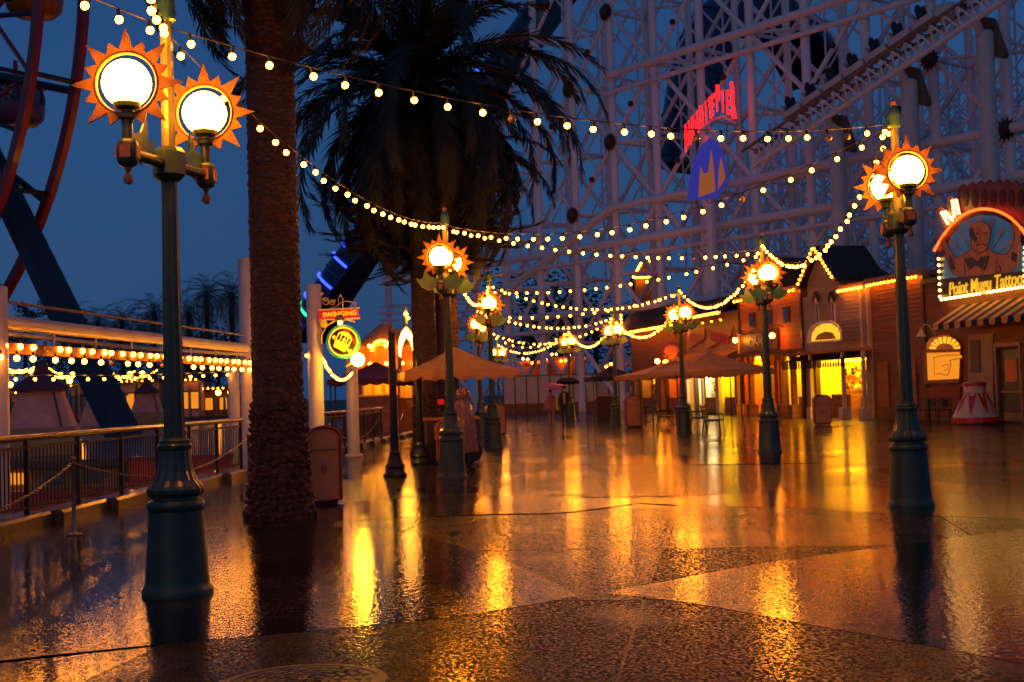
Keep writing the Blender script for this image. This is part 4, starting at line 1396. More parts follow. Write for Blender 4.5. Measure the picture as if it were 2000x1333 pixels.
# sloping track with its train, on fat white columns
tA, tB = at(1470, 292, 78), at(1990, -60, 63.5)
trk = thing('coaster_track', 'sloping coaster track truss on fat white columns above the shops', 'coaster track', (tA.x, tA.y, 0))
TO = Vector((tA.x, tA.y, 0))
td = (tB - tA)
tl = td.length
tu = td/tl
ts = Vector((-tu.y, tu.x, 0)).normalized()
tn = ts.cross(tu).normalized()
if tn.z < 0: tn = -tn
def tp(f, s_=0.0, n_=0.0):
    return tA + td*f + ts*s_ + tn*n_ - TO
for s_ in (0.55, -0.55):
    rod('rail', tp(-0.02, s_, 0.0), tp(1.1, s_, 0.0), 0.10, 'track_brown', trk, 8)
rod('spine', tp(-0.02, 0, -1.0), tp(1.1, 0, -1.0), 0.16, 'white_lattice', trk, 10)
NT = 22
for k in range(NT):
    f0, f1 = k/NT, (k+1)/NT
    for s_ in (0.55, -0.55):
        rod('truss_bar', tp(f0, s_), tp((f0+f1)/2, 0, -1.0), 0.065, 'white_lattice', trk, 5)
        rod('truss_bar', tp((f0+f1)/2, 0, -1.0), tp(f1, s_), 0.065, 'white_lattice', trk, 5)
    rod('cross_tie', tp(f0, 0.55), tp(f0, -0.55), 0.05, 'track_brown', trk, 5)
for (px, wpx, f) in ((1605, 27, 0.30), (1752, 30, 0.58), (1905, 38, 0.84)):
    c = tA + td*f
    side = Vector((0.9, 0.2, 0))
    q_ = Vector((c.x, c.y, 0)) + side*0.9
    zt = c.z - 1.6
    r_ = 0.46
    m = MB(); m.lathe([(r_, -0.1), (r_, zt), (r_*0.8, zt + .15)], 18)
    m.build('support_column', 'white_steel', trk, True, q_ - TO)
    # knee shaped ochre arm
    a_ = q_ + Vector((0, 0, zt - 0.3)) - TO
    m = MB()
    m.prism([(-0.75, -1.5), (-0.35, -1.35), (0.05, 0.15), (0.9, 0.85), (0.8, 1.1), (-0.25, 0.75), (-0.9, -1.3)], a_ - CN*0.25 + Vector((0, 0, 0.4)), -CU, (0, 0, 1), 0.5)
    m.build('support_arm', 'bracket_ochre', trk)
    rod('support_pin', a_ + Vector((0, 0, -0.2)), tp(f, 0, -1.0), 0.22, 'white_steel', trk, 10)
train = thing('coaster_train', 'pale coaster train with dark empty seats climbing the track', 'coaster train', tA + td*0.2)
tro = tA + td*0.2
Mt = Matrix((tu, ts, tn)).transposed()
carb = MB()
carb.box((0, 0, 0.28), (1.45, 0.95, 0.36))
carb.add([(-0.72, -.48, .46), (-0.72, .48, .46), (-0.55, .44, .95), (-0.55, -.44, .95), (-.40, -.48, .46), (-.40, .48, .46)], [(0, 1, 2, 3), (4, 3, 2, 5), (0, 3, 4), (1, 5, 2)])
CAR = carb.mesh('car_body', 'white_steel')
sb = MB()
for s_ in (-0.24, 0.24):
    sb.box((-0.15, s_, 0.75), (0.2, 0.36, 0.7)); sb.sphere((-0.12, s_, 1.2), 0.16, 8, 6)
SEAT = sb.mesh('seat_row', 'wheel_dark')
nose = MB()
nose.lathe([(0.0, 1.15), (0.30, 1.0), (0.52, 0.6), (0.56, 0.1)], 12)
for k in range(7):
    f = 0.09*0 + k*1.62
    o_ = tu*f + tn*0.18
    c = place('car', CAR, train, o_); c.rotation_euler = Mt.to_euler()
    s_ = place('seat', SEAT, c)
n_ = nose.build('nose', 'white_steel', train, True)
n_.location = tu*(7*1.62 - 0.9) + tn*0.3
n_.rotation_euler = (Mt @ Matrix.Rotation(R(90), 3, 'Y')).to_euler()

# covered tunnel tubes with led rings
def tunnel(pts, r_, label, leds, n=24, arc=(-100, 100)):
    o = Vector(pts[0])
    t = thing('coaster_tunnel', label, 'tunnel', (o.x, o.y, 0))
    O = Vector((o.x, o.y, 0))
    P = [Vector((v[0], v[1], v[2])) for v in spline3(pts, 30)]
    fr = []
    for k, p in enumerate(P):
        d = (P[min(k+1, len(P)-1)] - P[max(k-1, 0)]).normalized()
        s_ = d.cross(Vector((0, 0, 1))).normalized()
        fr.append((p, d, s_, s_.cross(d).normalized()))
    def ring(k, rr):
        p, d, s_, u_ = fr[k]
        return [p + s_*(rr*math.sin(R(a_))) + u_*(rr*math.cos(R(a_))) - O for a_ in [arc[0] + (arc[1]-arc[0])*j/n for j in range(n+1)]]
    m = MB()
    vs = []
    for k in range(len(P)): vs += ring(k, r_)
    m.add(vs, [(k*(n+1)+j, k*(n+1)+j+1, (k+1)*(n+1)+j+1, (k+1)*(n+1)+j) for k in range(len(P)-1) for j in range(n)])
    m.build('shell', 'tube_blue', t, True)
    m = MB()
    vs = []
    for k in range(len(P)):
        p, d, s_, u_ = fr[k]
        vs += [p - s_*r_*1.05 - u_*0.5 - O, p + s_*r_*1.05 - u_*0.5 - O]
    m.add(vs, [(2*k, 2*k+1, 2*k+3, 2*k+2) for k in range(len(P)-1)])
    m.build('floor', 'wheel_dark', t)
    for k in range(1, len(P)-1, 3):
        m = MB(); m.tube(ring(k, r_*1.02), 0.07, 5); m.build('rib', 'tube_rib', t)
    for sgn in (-1, 1):
        m = MB(); m.tube([fr[k][0] + fr[k][2]*(sgn*r_*1.05) - fr[k][3]*0.3 - O for k in range(len(P))], 0.16, 6); m.build('edge_beam', 'tube_rib', t)
    for (k, a0, a1, mt) in leds:
        a0, a1 = 22 + a0*1.15, 22 + a1*1.15
        p, d, s_, u_ = fr[k]
        q_ = [p + s_*(r_*1.06*math.sin(R(a0 + (a1-a0)*j/9))) + u_*(r_*1.06*math.cos(R(a0 + (a1-a0)*j/9))) - O for j in range(10)]
        m = MB(); m.tube(q_, 0.13, 5); m.build('led_strip', mt, t)
    return t
def spline3(pts, n):
    P = [Vector(p) for p in pts]
    out = []
    for k in range(n+1):
        t = k/n*(len(P)-1)
        i = min(int(t), len(P)-2)
        f = t - i
        p0, p1, p2, p3 = P[max(i-1, 0)], P[i], P[i+1], P[min(i+2, len(P)-1)]
        out.append(0.5*((2*p1) + (p2-p0)*f + (2*p0-5*p1+4*p2-p3)*f*f + (3*p1-p0-3*p2+p3)*f**3))
    return out
tunnel([at(600, 665, 122), at(655, 585, 121), at(730, 480, 120), at(850, 330, 119), at(975, 170, 118), at(1110, -20, 117), at(1200, -160, 116)], 2.5,
       'dark blue ribbed coaster tube with blue and green light arcs behind the palms',
       [(3, -15, 22, 'led_green'), (3, 28, 62, 'led_green'), (4, -5, 50, 'led_blue'), (6, -10, 25, 'led_blue'), (6, 30, 62, 'led_blue'), (8, -12, 60, 'led_blue'), (9, -10, 30, 'led_blue'),
        (11, -8, 20, 'led_blue'), (11, 28, 45, 'led_blue'), (2, -20, 55, 'led_blue'), (20, 0, 18, 'led_blue'), (20, 26, 38, 'led_blue'), (25, -5, 60, 'led_blue')])
tunnel([at(1350, 330, 126), at(1368, 180, 126), at(1400, 75, 127), at(1455, 45, 128), at(1540, 70, 130), at(1600, 160, 133)], 3.4,
       'dark ribbed coaster tube arching over behind the red neon pier sign', [(9, 10, 30, 'led_blue')])

# neon pier sign with lit sunburst panel
SD = 81.5
ps = at(1388, 330, SD)
sign = thing('neon_sign', 'red neon pier sign arched over a blue and orange sunburst panel', 'neon sign', (ps.x, ps.y, 0))
SO = Vector((ps.x, ps.y, 0))
def q2(px, py, o=0.0):
    v = at(px, py, SD + o) - SO
    return Vector((v.x, o, v.z))
def letters(txt, pts0, pts1, mt, wpx):
    # letters stand between the lower arc pts0 and the upper arc pts1 (photo points)
    n = len(txt)
    for i, ch in enumerate(txt):
        if ch == ' ': continue
        f = i/(n-1)
        def ip(pts):
            t = f*(len(pts)-1); k = min(int(t), len(pts)-2)
            a_, b_ = pts[k], pts[k+1]
            return (a_[0] + (b_[0]-a_[0])*(t-k), a_[1] + (b_[1]-a_[1])*(t-k))
        lo, hi = ip(pts0), ip(pts1)
        a_, b_ = q2(*lo), q2(*hi)
        h_ = (b_ - a_).length
        me = text_mesh(ch, 1.0, 0.03, mt, bold=0.03)
        o = place('letter', me, sign, ((a_ + b_)/2))
        o.rotation_euler = (R(90), 0, 0)
        o.rotation_euler = (R(90), math.atan2(b_.x - a_.x, b_.z - a_.z), 0)
        o.scale = (wpx*SD/F_PX/0.62, h_*1.42, 1)
        o.location.y = -0.25
letters('PARADISE', [(1340, 300), (1346, 286), (1352, 274), (1361, 262), (1370, 251), (1379, 242), (1388, 234), (1390, 228)],
        [(1338, 250), (1345, 242), (1353, 232), (1360, 222), (1368, 212), (1377, 204), (1384, 195), (1391, 190)], 'neon_red', 6.6)
letters('PIER', [(1402, 222), (1411, 222), (1421, 227), (1432, 236)], [(1400, 172), (1410, 184), (1420, 184), (1429, 168)], 'neon_red', 9.5)
def q2poly(pts, o, t_, name, mt):
    v = [q2(*p) for p in pts]
    MB().prism([(p.x, p.z) for p in v], (0, o, 0), (1, 0, 0), (0, 0, 1), t_).build(name, mt, sign)
arc_o = [(1334, 320), (1340, 290), (1352, 268), (1370, 250), (1395, 240), (1418, 240), (1436, 252), (1445, 280)]
q2poly([(1342, 392), (1346, 352), (1354, 314), (1368, 286), (1386, 270), (1402, 278), (1414, 304), (1421, 336), (1420, 362), (1402, 386)][::-1], 0.10, 0.08, 'blue_panel', 'panel_blue')
for pts in ([(1364, 386), (1366, 352), (1368, 326), (1374, 340), (1383, 338), (1389, 292), (1394, 330), (1397, 374)], [(1402, 372), (1404, 330), (1408, 306), (1413, 330), (1416, 348), (1410, 360)]):
    q2poly(pts[::-1], 0.0, 0.06, 'orange_ray', 'panel_orange')
MB().tube([q2(1336, 306, .3), q2(1350, 274, .3), q2(1370, 250, .3), q2(1390, 236, .3), q2(1412, 228, .3), q2(1436, 242, .3)], .07, 6).build('letter_rail', 'white_lattice', sign)
MB().tube([q2(1338, 246, .3), q2(1355, 226, .3), q2(1378, 200, .3), q2(1400, 178, .3), q2(1432, 176, .3)], .05, 6).build('letter_rail', 'white_lattice', sign)
MB().cyl((0, 0.6, 0), (0, 0.6, q2(1388, 262).z), 0.35, 0.3, 8).build('mast', 'white_lattice', sign)

# fence and small lit things behind the trestle legs
fn = thing('panel_fence', 'long white panel fence in front of the trestle legs', 'fence', (gp(985, 806).x, 96.5, 0))
FO = Vector((gp(985, 806).x, 96.5, 0))
fa, fb = at(984, 806, 95), at(1262, 800, 95)
nfp = 12
for k in range(nfp):
    x0, x1 = fa.x + (fb.x - fa.x)*k/nfp, fa.x + (fb.x - fa.x)*(k+1)/nfp
    MB().bx(x0 + 0.03 - FO.x, x1 - 0.03 - FO.x, -0.04, 0.04, 0.75, 2.75).build('panel', 'white_panel', fn)
    MB().bx(x0 - 0.05 - FO.x, x0 + 0.05 - FO.x, -0.08, 0.08, 0, 2.95).build('post', 'lamp_green', fn)
MB().bx(fa.x - FO.x, fb.x - FO.x, -0.06, 0.06, 2.76, 2.86).build('cap_rail', 'lamp_green', fn)
MB().bx(fa.x - FO.x, fb.x - FO.x, -0.05, 0.05, 0.02, 0.74).build('base_board', 'wood_dark', fn)
def little_roof(px, py, d, w_, h_, label):
    p = at(px, py, d)
    t = thing('lit_kiosk', label, 'kiosk', (p.x, p.y, 0.0))
    z = p.z
    MB().bx(-w_*0.4, w_*0.4, 0, 3, 0, z).build('wall', 'wood_dark', t)
    MB().prism([(-w_/2, z), (w_/2, z), (w_*0.12, z + h_), (-w_*0.12, z + h_)], (0, -0.3, 0), (1, 0, 0), (0, 0, 1), -3.6).build('roof', 'roof_slate', t)
    for a_, b_ in (((-w_/2, z), (w_/2, z)), ((-w_*0.4, z + h_*.25), (w_*0.4, z + h_*.25)), ((w_/2, z), (w_*0.12, z + h_)), ((-w_/2, z), (-w_*0.12, z + h_))):
        n = 9
        for k in range(n):
            f = (k + .5)/n
            place('bulb', SMALL['warm'], t, (a_[0] + (b_[0]-a_[0])*f, -0.42, a_[1] + (b_[1]-a_[1])*f), scale=2.4)
little_roof(1262, 543, 112, 2.4, 1.5, 'little dark roof outlined in bulbs behind the trestle')
def lit_stall(px, py, d, w_, h_, label, seed):
    p = gp(px, 812) if False else at(px, py, d)
    rnd = random.Random(seed)
    t = thing('lit_stall', label, 'stall', (p.x, p.y, 0))
    MB().bx(-w_/2, w_/2, 0, 2, 0, p.z).build('wall', 'inner_orange', t)
    MB().bx(-w_/2 - .2, w_/2 + .2, -.4, 2.2, p.z, p.z + .3).build('roof', 'roof_edge', t)
    for k in range(int(w_/0.4)):
        place('bulb', SMALL['warm'], t, (-w_/2 + (k+.5)*0.4, -0.5, p.z + 0.1 + rnd.uniform(-.2, .5)), scale=2.6)
    return t
lit_stall(1042, 712, 112, 3.0, 3, 'glowing orange stall behind the trestle legs near the canopy', 1)
lit_stall(1110, 704, 118, 3.4, 3, 'glowing stall seen through the middle trestle legs', 2)
lit_stall(1200, 718, 104, 1.8, 3, 'small glowing stall behind the navy canopy', 3)

# ------------------------------------------------------------------ left midground: bright arch, midway counter, mid canopies
ap = at(796, 760, 60)
arch = thing('lit_arch', 'brightly lit pointed entrance arch beyond the iron post', 'arch', (ap.x, ap.y, 0))
def q3(px, py):
    v = at(px, py, 60)
    return (v.x - ap.x, v.z)
outerA = [q3(776, 760), q3(777, 690), q3(779, 660), q3(784, 645), q3(793, 634), q3(803, 645), q3(810, 660), q3(814, 690), q3(815, 760)]
innerA = [q3(783, 760), q3(784, 700), q3(786, 682), q3(790, 670), q3(794, 663), q3(799, 670), q3(804, 682), q3(807, 700), q3(808, 760)]
vs = [(x, 0, z) for x, z in outerA] + [(x, 0, z) for x, z in innerA] + [(x, .5, z) for x, z in outerA] + [(x, .5, z) for x, z in innerA]
m = MB()
K = len(outerA)
m.add(vs, [(i, i+1, K+i+1, K+i) for i in range(K-1)] + [(2*K+i+1, 2*K+i, 3*K+i, 3*K+i+1) for i in range(K-1)] + [(i+1, i, 2*K+i, 2*K+i+1) for i in range(K-1)] + [(K+i, K+i+1, 3*K+i+1, 3*K+i) for i in range(K-1)])
m.build('arch_frame', 'stucco_cream', arch)
lit = MB()
for i in range(1, K-2):
    (x0, z0), (x1, z1), (x2, z2), (x3, z3) = outerA[i], outerA[i+1], innerA[i+1], innerA[i]
    f = 0.18
    def mixp(a_, b_): return (a_[0]*(1-f) + b_[0]*f, -0.02, a_[1]*(1-f) + b_[1]*f)
    lit.add([mixp((x0, z0), (x3, z3)), mixp((x1, z1), (x2, z2)), mixp((x2, z2), (x1, z1)), mixp((x3, z3), (x0, z0))], [(0, 1, 2, 3)])
lit.build('light_panel', 'arch_light', arch)
m = MB(); xx, zz = q3(793, 634); m.lathe([(0.06, zz), (0.05, zz + 0.3), (0.12, zz + 0.4), (0.08, zz + 0.65), (0.01, zz + 0.9)], 10, (xx, 0.25, 0)); m.build('finial', 'sign_yellow', arch)
place('bulb', SMALL['warm'], arch, (xx, 0.1, zz + 0.5), scale=2.5)
place('bulb', SMALL['warm'], arch, (xx + .1, 0.1, zz + 0.3), scale=2.0)
def counter(px0, px1, py_top, py_base, d, label):
    a, b = at(px0, py_base, d), at(px1, py_base, d)
    zt = at(px0, py_top, d).z
    t = thing('midway_counter', label, 'counter', ((a.x+b.x)/2, d, 0))
    w_ = b.x - a.x
    z0 = max(0.9, a.z)
    MB().bx(-w_/2, w_/2, 0, 1.5, 0, z0 - .08).build('front', 'wood_brown', t)
    MB().bx(-w_/2 - .1, w_/2 + .1, -.1, 1.6, z0 - .08, z0).build('counter_top', 'inner_yellow', t)
    for k in range(4):
        x = -w_/2 + .1 + (w_ - .2)*k/3
        MB().cyl((x, 0.1, z0), (x, 0.1, zt), 0.10, 0.10, 10).build('column', 'inner_yellow', t)
    MB().bx(-w_/2, w_/2, 1.5, 1.6, z0, zt).build('back_wall', 'inner_orange', t)
    MB().bx(-w_/2 - .2, w_/2 + .2, -.2, 1.8, zt, zt + .25).build('roof', 'roof_edge', t)
    MB().bx(-w_/2 + .3, w_/2 - .3, 0.4, 1.1, zt - .07, zt - .01).build('ceiling_light', 'shop_light', t)
    for k in range(14):
        place('bulb', SMALL['warm'], t, (-w_/2 + (k+.5)*w_/14, -.26, zt + .05), scale=1.6)
counter(706, 772, 735, 772, 56, 'yellow lit midway counter with columns behind the iron post')
counter(780, 806, 742, 775, 58, 'small lit counter seen under the bright arch')
for k, (px, py, d) in enumerate(((752, 672, 66),)):
    p = at(px, py + 6, d)
    t = thing('lit_ride', 'glowing carousel like ride front beside the bright arch', 'ride', (p.x, d, 0))
    MB().lathe([(1.5, 0), (1.5, p.z), (1.7, p.z), (0.2, p.z + 1.2)], 14).build('drum', 'inner_orange', t)
    for j in range(26):
        a_ = 2*PI*j/13
        place('bulb', SMALL['warm'], t, (1.75*math.cos(a_), 1.75*math.sin(a_), p.z if j < 13 else p.z - 0.9), scale=2.6)
    pts = [(0.5*math.cos(PI*j/12), -1.72, p.z - 0.25 + 0.5*math.sin(PI*j/12)) for j in range(13)]
    MB().tube(pts, 0.07, 6).build('light_arch', 'shop_light', t)
def canopy(cx, cy, zt, ze, w_, dpt, label, mt, rz=0.0, valance=0.22, sc_n=7, pole_m='lamp_green', group='square canopies on the promenade', center=False):
    t = thing('canopy', label, 'canopy', (cx, cy, 0), rz, group)
    hw, hd = w_/2, dpt/2
    cs = [(-hw, -hd), (hw, -hd), (hw, hd), (-hw, hd)]
    N = 6
    for k in range(4):
        a_, b_ = Vector((cs[k][0], cs[k][1], ze)), Vector((cs[(k+1) % 4][0], cs[(k+1) % 4][1], ze))
        m = MB()
        vs = []
        for r_ in range(N + 1):
            f = r_/N
            sag = 0.10*math.sin(PI*f)
            for c_ in range(N + 1):
                p = a_.lerp(b_, c_/N)
                p = p.lerp(Vector((0, 0, zt)), f)
                vs.append(p - Vector((0, 0, sag*(1 - 0.4*abs(2*c_/N-1)))))
        m.add(vs, [(r_*(N+1)+c_, r_*(N+1)+c_+1, (r_+1)*(N+1)+c_+1, (r_+1)*(N+1)+c_) for r_ in range(N) for c_ in range(N)])
        pnl = m.build('canvas_panel', mt, t, True)
        m = MB()
        n = sc_n
        d = (b_ - a_)
        o_ = Vector((d.y, -d.x, 0)).normalized()*0.006
        S = 6
        vs = []
        for j in range(n*S + 1):
            p = a_ + d*(j/(n*S)) + o_
            f = (j % S)/S
            vs += [p, p - Vector((0, 0, valance*(0.62 + 0.38*math.sin(PI*f) if j % S else 0.62)))]
        m.add(vs, [(2*j, 2*j+1, 2*j+3, 2*j+2) for j in range(n*S)])
        m.build('valance', mt, pnl)
        if not center:
            MB().cyl((cs[k][0]*.93, cs[k][1]*.93, 0.01), (cs[k][0]*.93, cs[k][1]*.93, ze - .03), 0.03, 0.03, 8).build('post', pole_m, t)
        elif k == 0:
            MB().lathe([(.28, .012), (.28, .06), (.06, .10), (.04, .14), (.04, zt - .02)], 14).build('center_pole', pole_m, t)
        MB().bar((cs[k][0]*.93, cs[k][1]*.93, ze - .05), (0, 0, zt - .06), 0.03).build('hip_bar', pole_m, t)
    return t
canopy(-1.35, 30.0, 2.72, 2.15, 2.55, 2.4, 'orange canopy with scalloped valance beside the poncho walker lamp', 'canvas_orange', R(9), center=True)
canopy(-5.1, 47.5, 2.9, 2.25, 3.4, 2.6, 'maroon canopy behind the round swinging sign', 'canvas_maroon', R(4))
canopy(-3.55, 50.0, 2.7, 2.2, 2.2, 2.2, 'navy canopy behind the black iron post', 'canvas_navy', R(10))
canopy(6.75, 54.0, 2.75, 2.15, 4.2, 3.2, 'brown canopy with scalloped edge before the round red sign', 'canvas_brown', R(12))
canopy(7.6, 49.5, 2.95, 2.2, 4.0, 3.2, 'brown canopy beside the bench lamp post', 'canvas_brown', R(12))
canopy(4.75, 62.0, 2.75, 2.2, 2.3, 2.3, 'navy canopy beside the tan bin', 'canvas_navy', R(6))

# ------------------------------------------------------------------ shops along the promenade (facade line)
FO_ = Vector((17.5, 43.75, 0))
FU_ = Vector((-0.2110, 0.9775, 0))
FN_ = Vector((-0.9775, -0.2110, 0))       # out of the facade, towards the promenade
FROT = math.atan2(FU_.y, FU_.x)
def fz(px, py, out=0.0):
    # photo pixel -> (u along the facade, z) on the facade plane moved out by `out`
    v = ray(px, py)
    o = FO_ + FN_*out
    t = (o - CAM).dot(FN_)/v.dot(FN_)
    p = CAM + v*t
    return ((p - FO_).dot(FU_), p.z)
class Shop:
    def __init__(s, u0, label, name='shop_building', cat='shop'):
        s.u0 = u0
        p = FO_ + FU_*u0
        s.t = thing(name, label, cat, (p.x, p.y, 0), FROT, 'shops along the promenade')
    def P(s, px, py, out=0.0):
        u, z = fz(px, py, out)
        return (u - s.u0, z)
    def bx(s, x0, x1, y0, y1, z0, z1, name, mt, parent=None):
        return MB().bx(x0, x1, y0, y1, z0, z1).build(name, mt, parent or s.t)
    def poly(s, pts, out, t_, name, mt, parent=None, px=True):
        q = [s.P(x, y, out) for x, y in pts] if px else pts
        m = MB()
        # outward normal is +y locally: ux = -x so that ux x uz = +y
        m.prism([(-x, z) for x, z in q], (0, out, 0), (-1, 0, 0), (0, 0, 1), t_)
        o = m.build(name, mt, parent or s.t)
        return o
    def siding(s, x0, x1, z0, z1, mt, holes=(), out=0.0, depth=0.25, pitch=0.17, name='siding'):
        xs = sorted({x0, x1} | {h for H in holes for h in H[:2] if x0 < h < x1})
        zs = sorted({z0, z1} | {h for H in holes for h in H[2:] if z0 < h < z1})
        m = MB()
        for a, b in zip(xs, xs[1:]):
            for c, d in zip(zs, zs[1:]):
                mx, mz = (a+b)/2, (c+d)/2
                if any(H[0] < mx < H[1] and H[2] < mz < H[3] for H in holes): continue
                m.bx(a, b, out - depth, out - 0.022, c, d)
                n = max(1, round((d - c)/pitch))
                for k in range(n):
                    e0, e1 = c + (d-c)*k/n, c + (d-c)*(k+1)/n
                    m.add([(a, out - 0.021, e1), (b, out - 0.021, e1), (b, out, e0), (a, out, e0), (b, out - 0.021, e0), (a, out - 0.021, e0)],
                          [(0, 1, 2, 3), (3, 2, 4, 5), (1, 4, 2), (0, 3, 5)])
        return m.build(name, mt, s.t)
    def text(s, txt, px, py, out, w_, h_, mt, rot=0.0, shear=0.0, parent=None, ext=0.012):
        x, z = s.P(px, py, out)
        me = text_mesh(txt, 1.0, ext, mt, shear, 0.006)
        dx = max(v.co.x for v in me.vertices) - min(v.co.x for v in me.vertices)
        dy = max(v.co.y for v in me.vertices) - min(v.co.y for v in me.vertices)
        return place('lettering', me, parent or s.t, (x, out, z), rot=(R(90), rot, PI), scale=(w_/dx, h_/dy, 1))
    def bulbs(s, a, b, n, kind='warm', out=0.05, scale=1.0, parent=None, px=True):
        p, q = (s.P(*a, out), s.P(*b, out)) if px else (a, b)
        for k in range(n):
            f = (k + .5)/n
            place('bulb', SMALL[kind], parent or s.t, (p[0] + (q[0]-p[0])*f, out, p[1] + (q[1]-p[1])*f), scale=scale)
    def room(s, x0, x1, z1, mt, light='shop_light', dpt=2.2, z0=0.0, back=None):
        bw = s.bx(x0, x1, -dpt - .1, -dpt - .03, z0, z1, 'back_wall', back or mt)
        nb = int((z1 - z0)/.24)
        for k in range(nb):
            s.bx(x0, x1, -dpt - .03, -dpt + .03*(k % 2), z0 + (z1-z0)*k/nb + .012, z0 + (z1-z0)*(k+1)/nb - .012, 'wall_board', back or mt, bw)
        s.bx(x0 - .1, x0, -dpt, -0.26, z0, z1, 'side_wall', mt)
        s.bx(x1, x1 + .1, -dpt, -0.26, z0, z1, 'side_wall', mt)
        s.bx(x0, x1, -dpt, -0.26, z1, z1 + .1, 'ceiling', mt)
        s.bx(x0 + .15, x1 - .15, -dpt*.8, -0.5, z1 - .09, z1 - .02, 'ceiling_light', light)
        cols = ['sign_red', 'inner_white', 'canvas_navy', 'inner_green', 'bin_red', 'sign_yellow', 'hut_pink', 'wood_dark', 'trim_dark']
        for r_ in range(2):
            zz = z0 + (z1 - z0)*(.46 + .26*r_)
            sh = s.bx(x0 + .1, x1 - .1, -dpt + .05, -dpt + .35, zz, zz + .04, 'shelf', 'wood_dark')
            n_ = int((x1 - x0)/.34)
            for k in range(n_):
                if random.random() < .25: continue
                m = MB()
                rr = random.uniform(.08, .14)
                m.sphere((0, 0, rr*.95), rr, 8, 6); m.sphere((0, .02, rr*2.3), rr*.7, 8, 6)
                m.sphere((rr*.6, .02, rr*2.9), rr*.25, 6, 4); m.sphere((-rr*.6, .02, rr*2.9), rr*.25, 6, 4)
                m.build('plush_toy', random.choice(cols), sh, True, (x0 + .25 + k*.34, -dpt + .2, zz + .04))
        s.bx(x0 + .02, x0 + .10, -.5, -.27, z0, z1, 'door_jamb', 'trim_dark')
        s.bx(x1 - .10, x1 - .02, -.5, -.27, z0, z1, 'door_jamb', 'trim_dark')
        s.bx(x0 + .3, x1 - .3, -dpt + .6, -dpt + 1.0, z0, z0 + .95, 'counter', 'wood_dark')
U_T1 = fz(1812, 700)[0]
U_W1 = fz(1702, 700)[0]
U_G1 = fz(1572, 700)[0]
U_B1 = fz(1446, 700)[0]
U_K1 = fz(1342, 700)[0]
U_L1 = fz(1232, 700)[0]

# --- tattoo parlour
T = Shop(-8.5, 'tattoo parlour with arched strongman sign, bulb border and striped awning')
LT = U_T1 + 8.5
zr = T.P(1850, 580)[1]
dx0, dz0 = T.P(1998, 812); dx1, _ = T.P(1952, 812)
ztop_d = T.P(1975, 680)[1]
T.siding(0, LT, 0, zr + 0.6, 'wood_dark', [(dx0, dx1, -1, ztop_d)], depth=0.3)
T.bx(0.0, LT, -7, -0.31, 0, zr + 0.4, 'body', 'wood_dark')
T.bx(-.1, LT + .05, -7.1, 0.12, zr + 0.6, zr + 0.8, 'cornice', 'trim_dark')
# door
d = T.bx(dx0 + .05, dx1 - .05, -0.2, -0.1, 0.02, ztop_d - .05, 'door', 'door_green')
w_ = dx1 - dx0
T.bx(dx0 + w_*.25, dx1 - w_*.25, -0.1, -0.07, ztop_d*.55, ztop_d*.85, 'window', 'inner_orange', d)
T.bx(dx0 + .12, dx1 - .12, -0.1, -0.02, ztop_d*.40, ztop_d*.43, 'push_bar', 'trim_tan', d)
T.bx(dx0 + .12, dx1 - .12, -0.1, -0.085, 0.05, 0.35, 'kick_plate', 'trim_tan', d)
for x in (dx0 - .06, dx1 + .0):
    T.bx(x, x + .08, -0.05, 0.05, 0, ztop_d + .08, 'door_post', 'trim_tan')
T.bx(dx0 - .06, dx1 + .08, -0.05, 0.06, ztop_d + .08, ztop_d + .2, 'door_head', 'trim_tan')
# cream wall panel, poster
T.poly([(1892, 655), (1940, 652), (1942, 800), (1892, 802)], 0.01, 0.03, 'wall_panel', 'stucco_cream')
T.poly([(1896, 664), (1914, 664), (1916, 728), (1897, 728)], 0.045, 0.03, 'poster', 'trim_dark')
# backlit pointing hand sign
hs = T.poly([(1807, 684), (1880, 682), (1878, 748), (1810, 750)], 0.05, 0.12, 'hand_sign', 'roof_edge')
T.poly([(1811, 690), (1875, 688), (1873, 740), (1813, 743)], 0.172, 0.02, 'lit_face', 'backlit_yellow', hs)
T.poly([(1813, 684), (1813, 672), (1822, 660), (1838, 655), (1856, 655), (1872, 663), (1881, 676), (1877, 690)], 0.06, 0.10, 'fan_top', 'sign_red', hs)
for k in range(9):
    a0, a1 = PI*(k + .14)/9, PI*(k + .80)/9
    T.poly([(1846 - 18*math.cos(a0), 683 - 12*math.sin(a0)), (1846 - 18*math.cos(a1), 683 - 12*math.sin(a1)), (1846 - 30*math.cos(a1), 683 - 25*math.sin(a1)), (1846 - 30*math.cos(a0), 683 - 25*math.sin(a0))],
           0.165, 0.02, 'fan_ray', 'backlit_bright', hs)
hand = [(1824, 699), (1836, 696), (1850, 694), (1862, 694), (1879, 694), (1880, 700), (1860, 703), (1855, 705), (1857, 712), (1856, 718), (1854, 724), (1853, 731), (1847, 734), (1840, 731), (1832, 730), (1825, 733)]
T.poly(hand, 0.195, 0.03, 'hand_relief', 'backlit_yellow', hs)
hx = [T.P(x, y, 0.23) for x, y in hand + [hand[0]]]
MB().tube([(x, 0.228, z) for x, z in hx], 0.014, 5).build('hand_outline', 'ink_brown', hs)
hx = [T.P(x, y, 0.23) for x, y in ((1841, 716), (1847, 712), (1853, 713), (1851, 722), (1844, 724))]
MB().tube([(x, 0.228, z) for x, z in hx], 0.012, 5).build('thumb_outline', 'ink_brown', hs)
T.poly([(1812, 758), (1878, 756), (1876, 778), (1812, 780)], 0.02, 0.05, 'red_panel', 'siding_red')
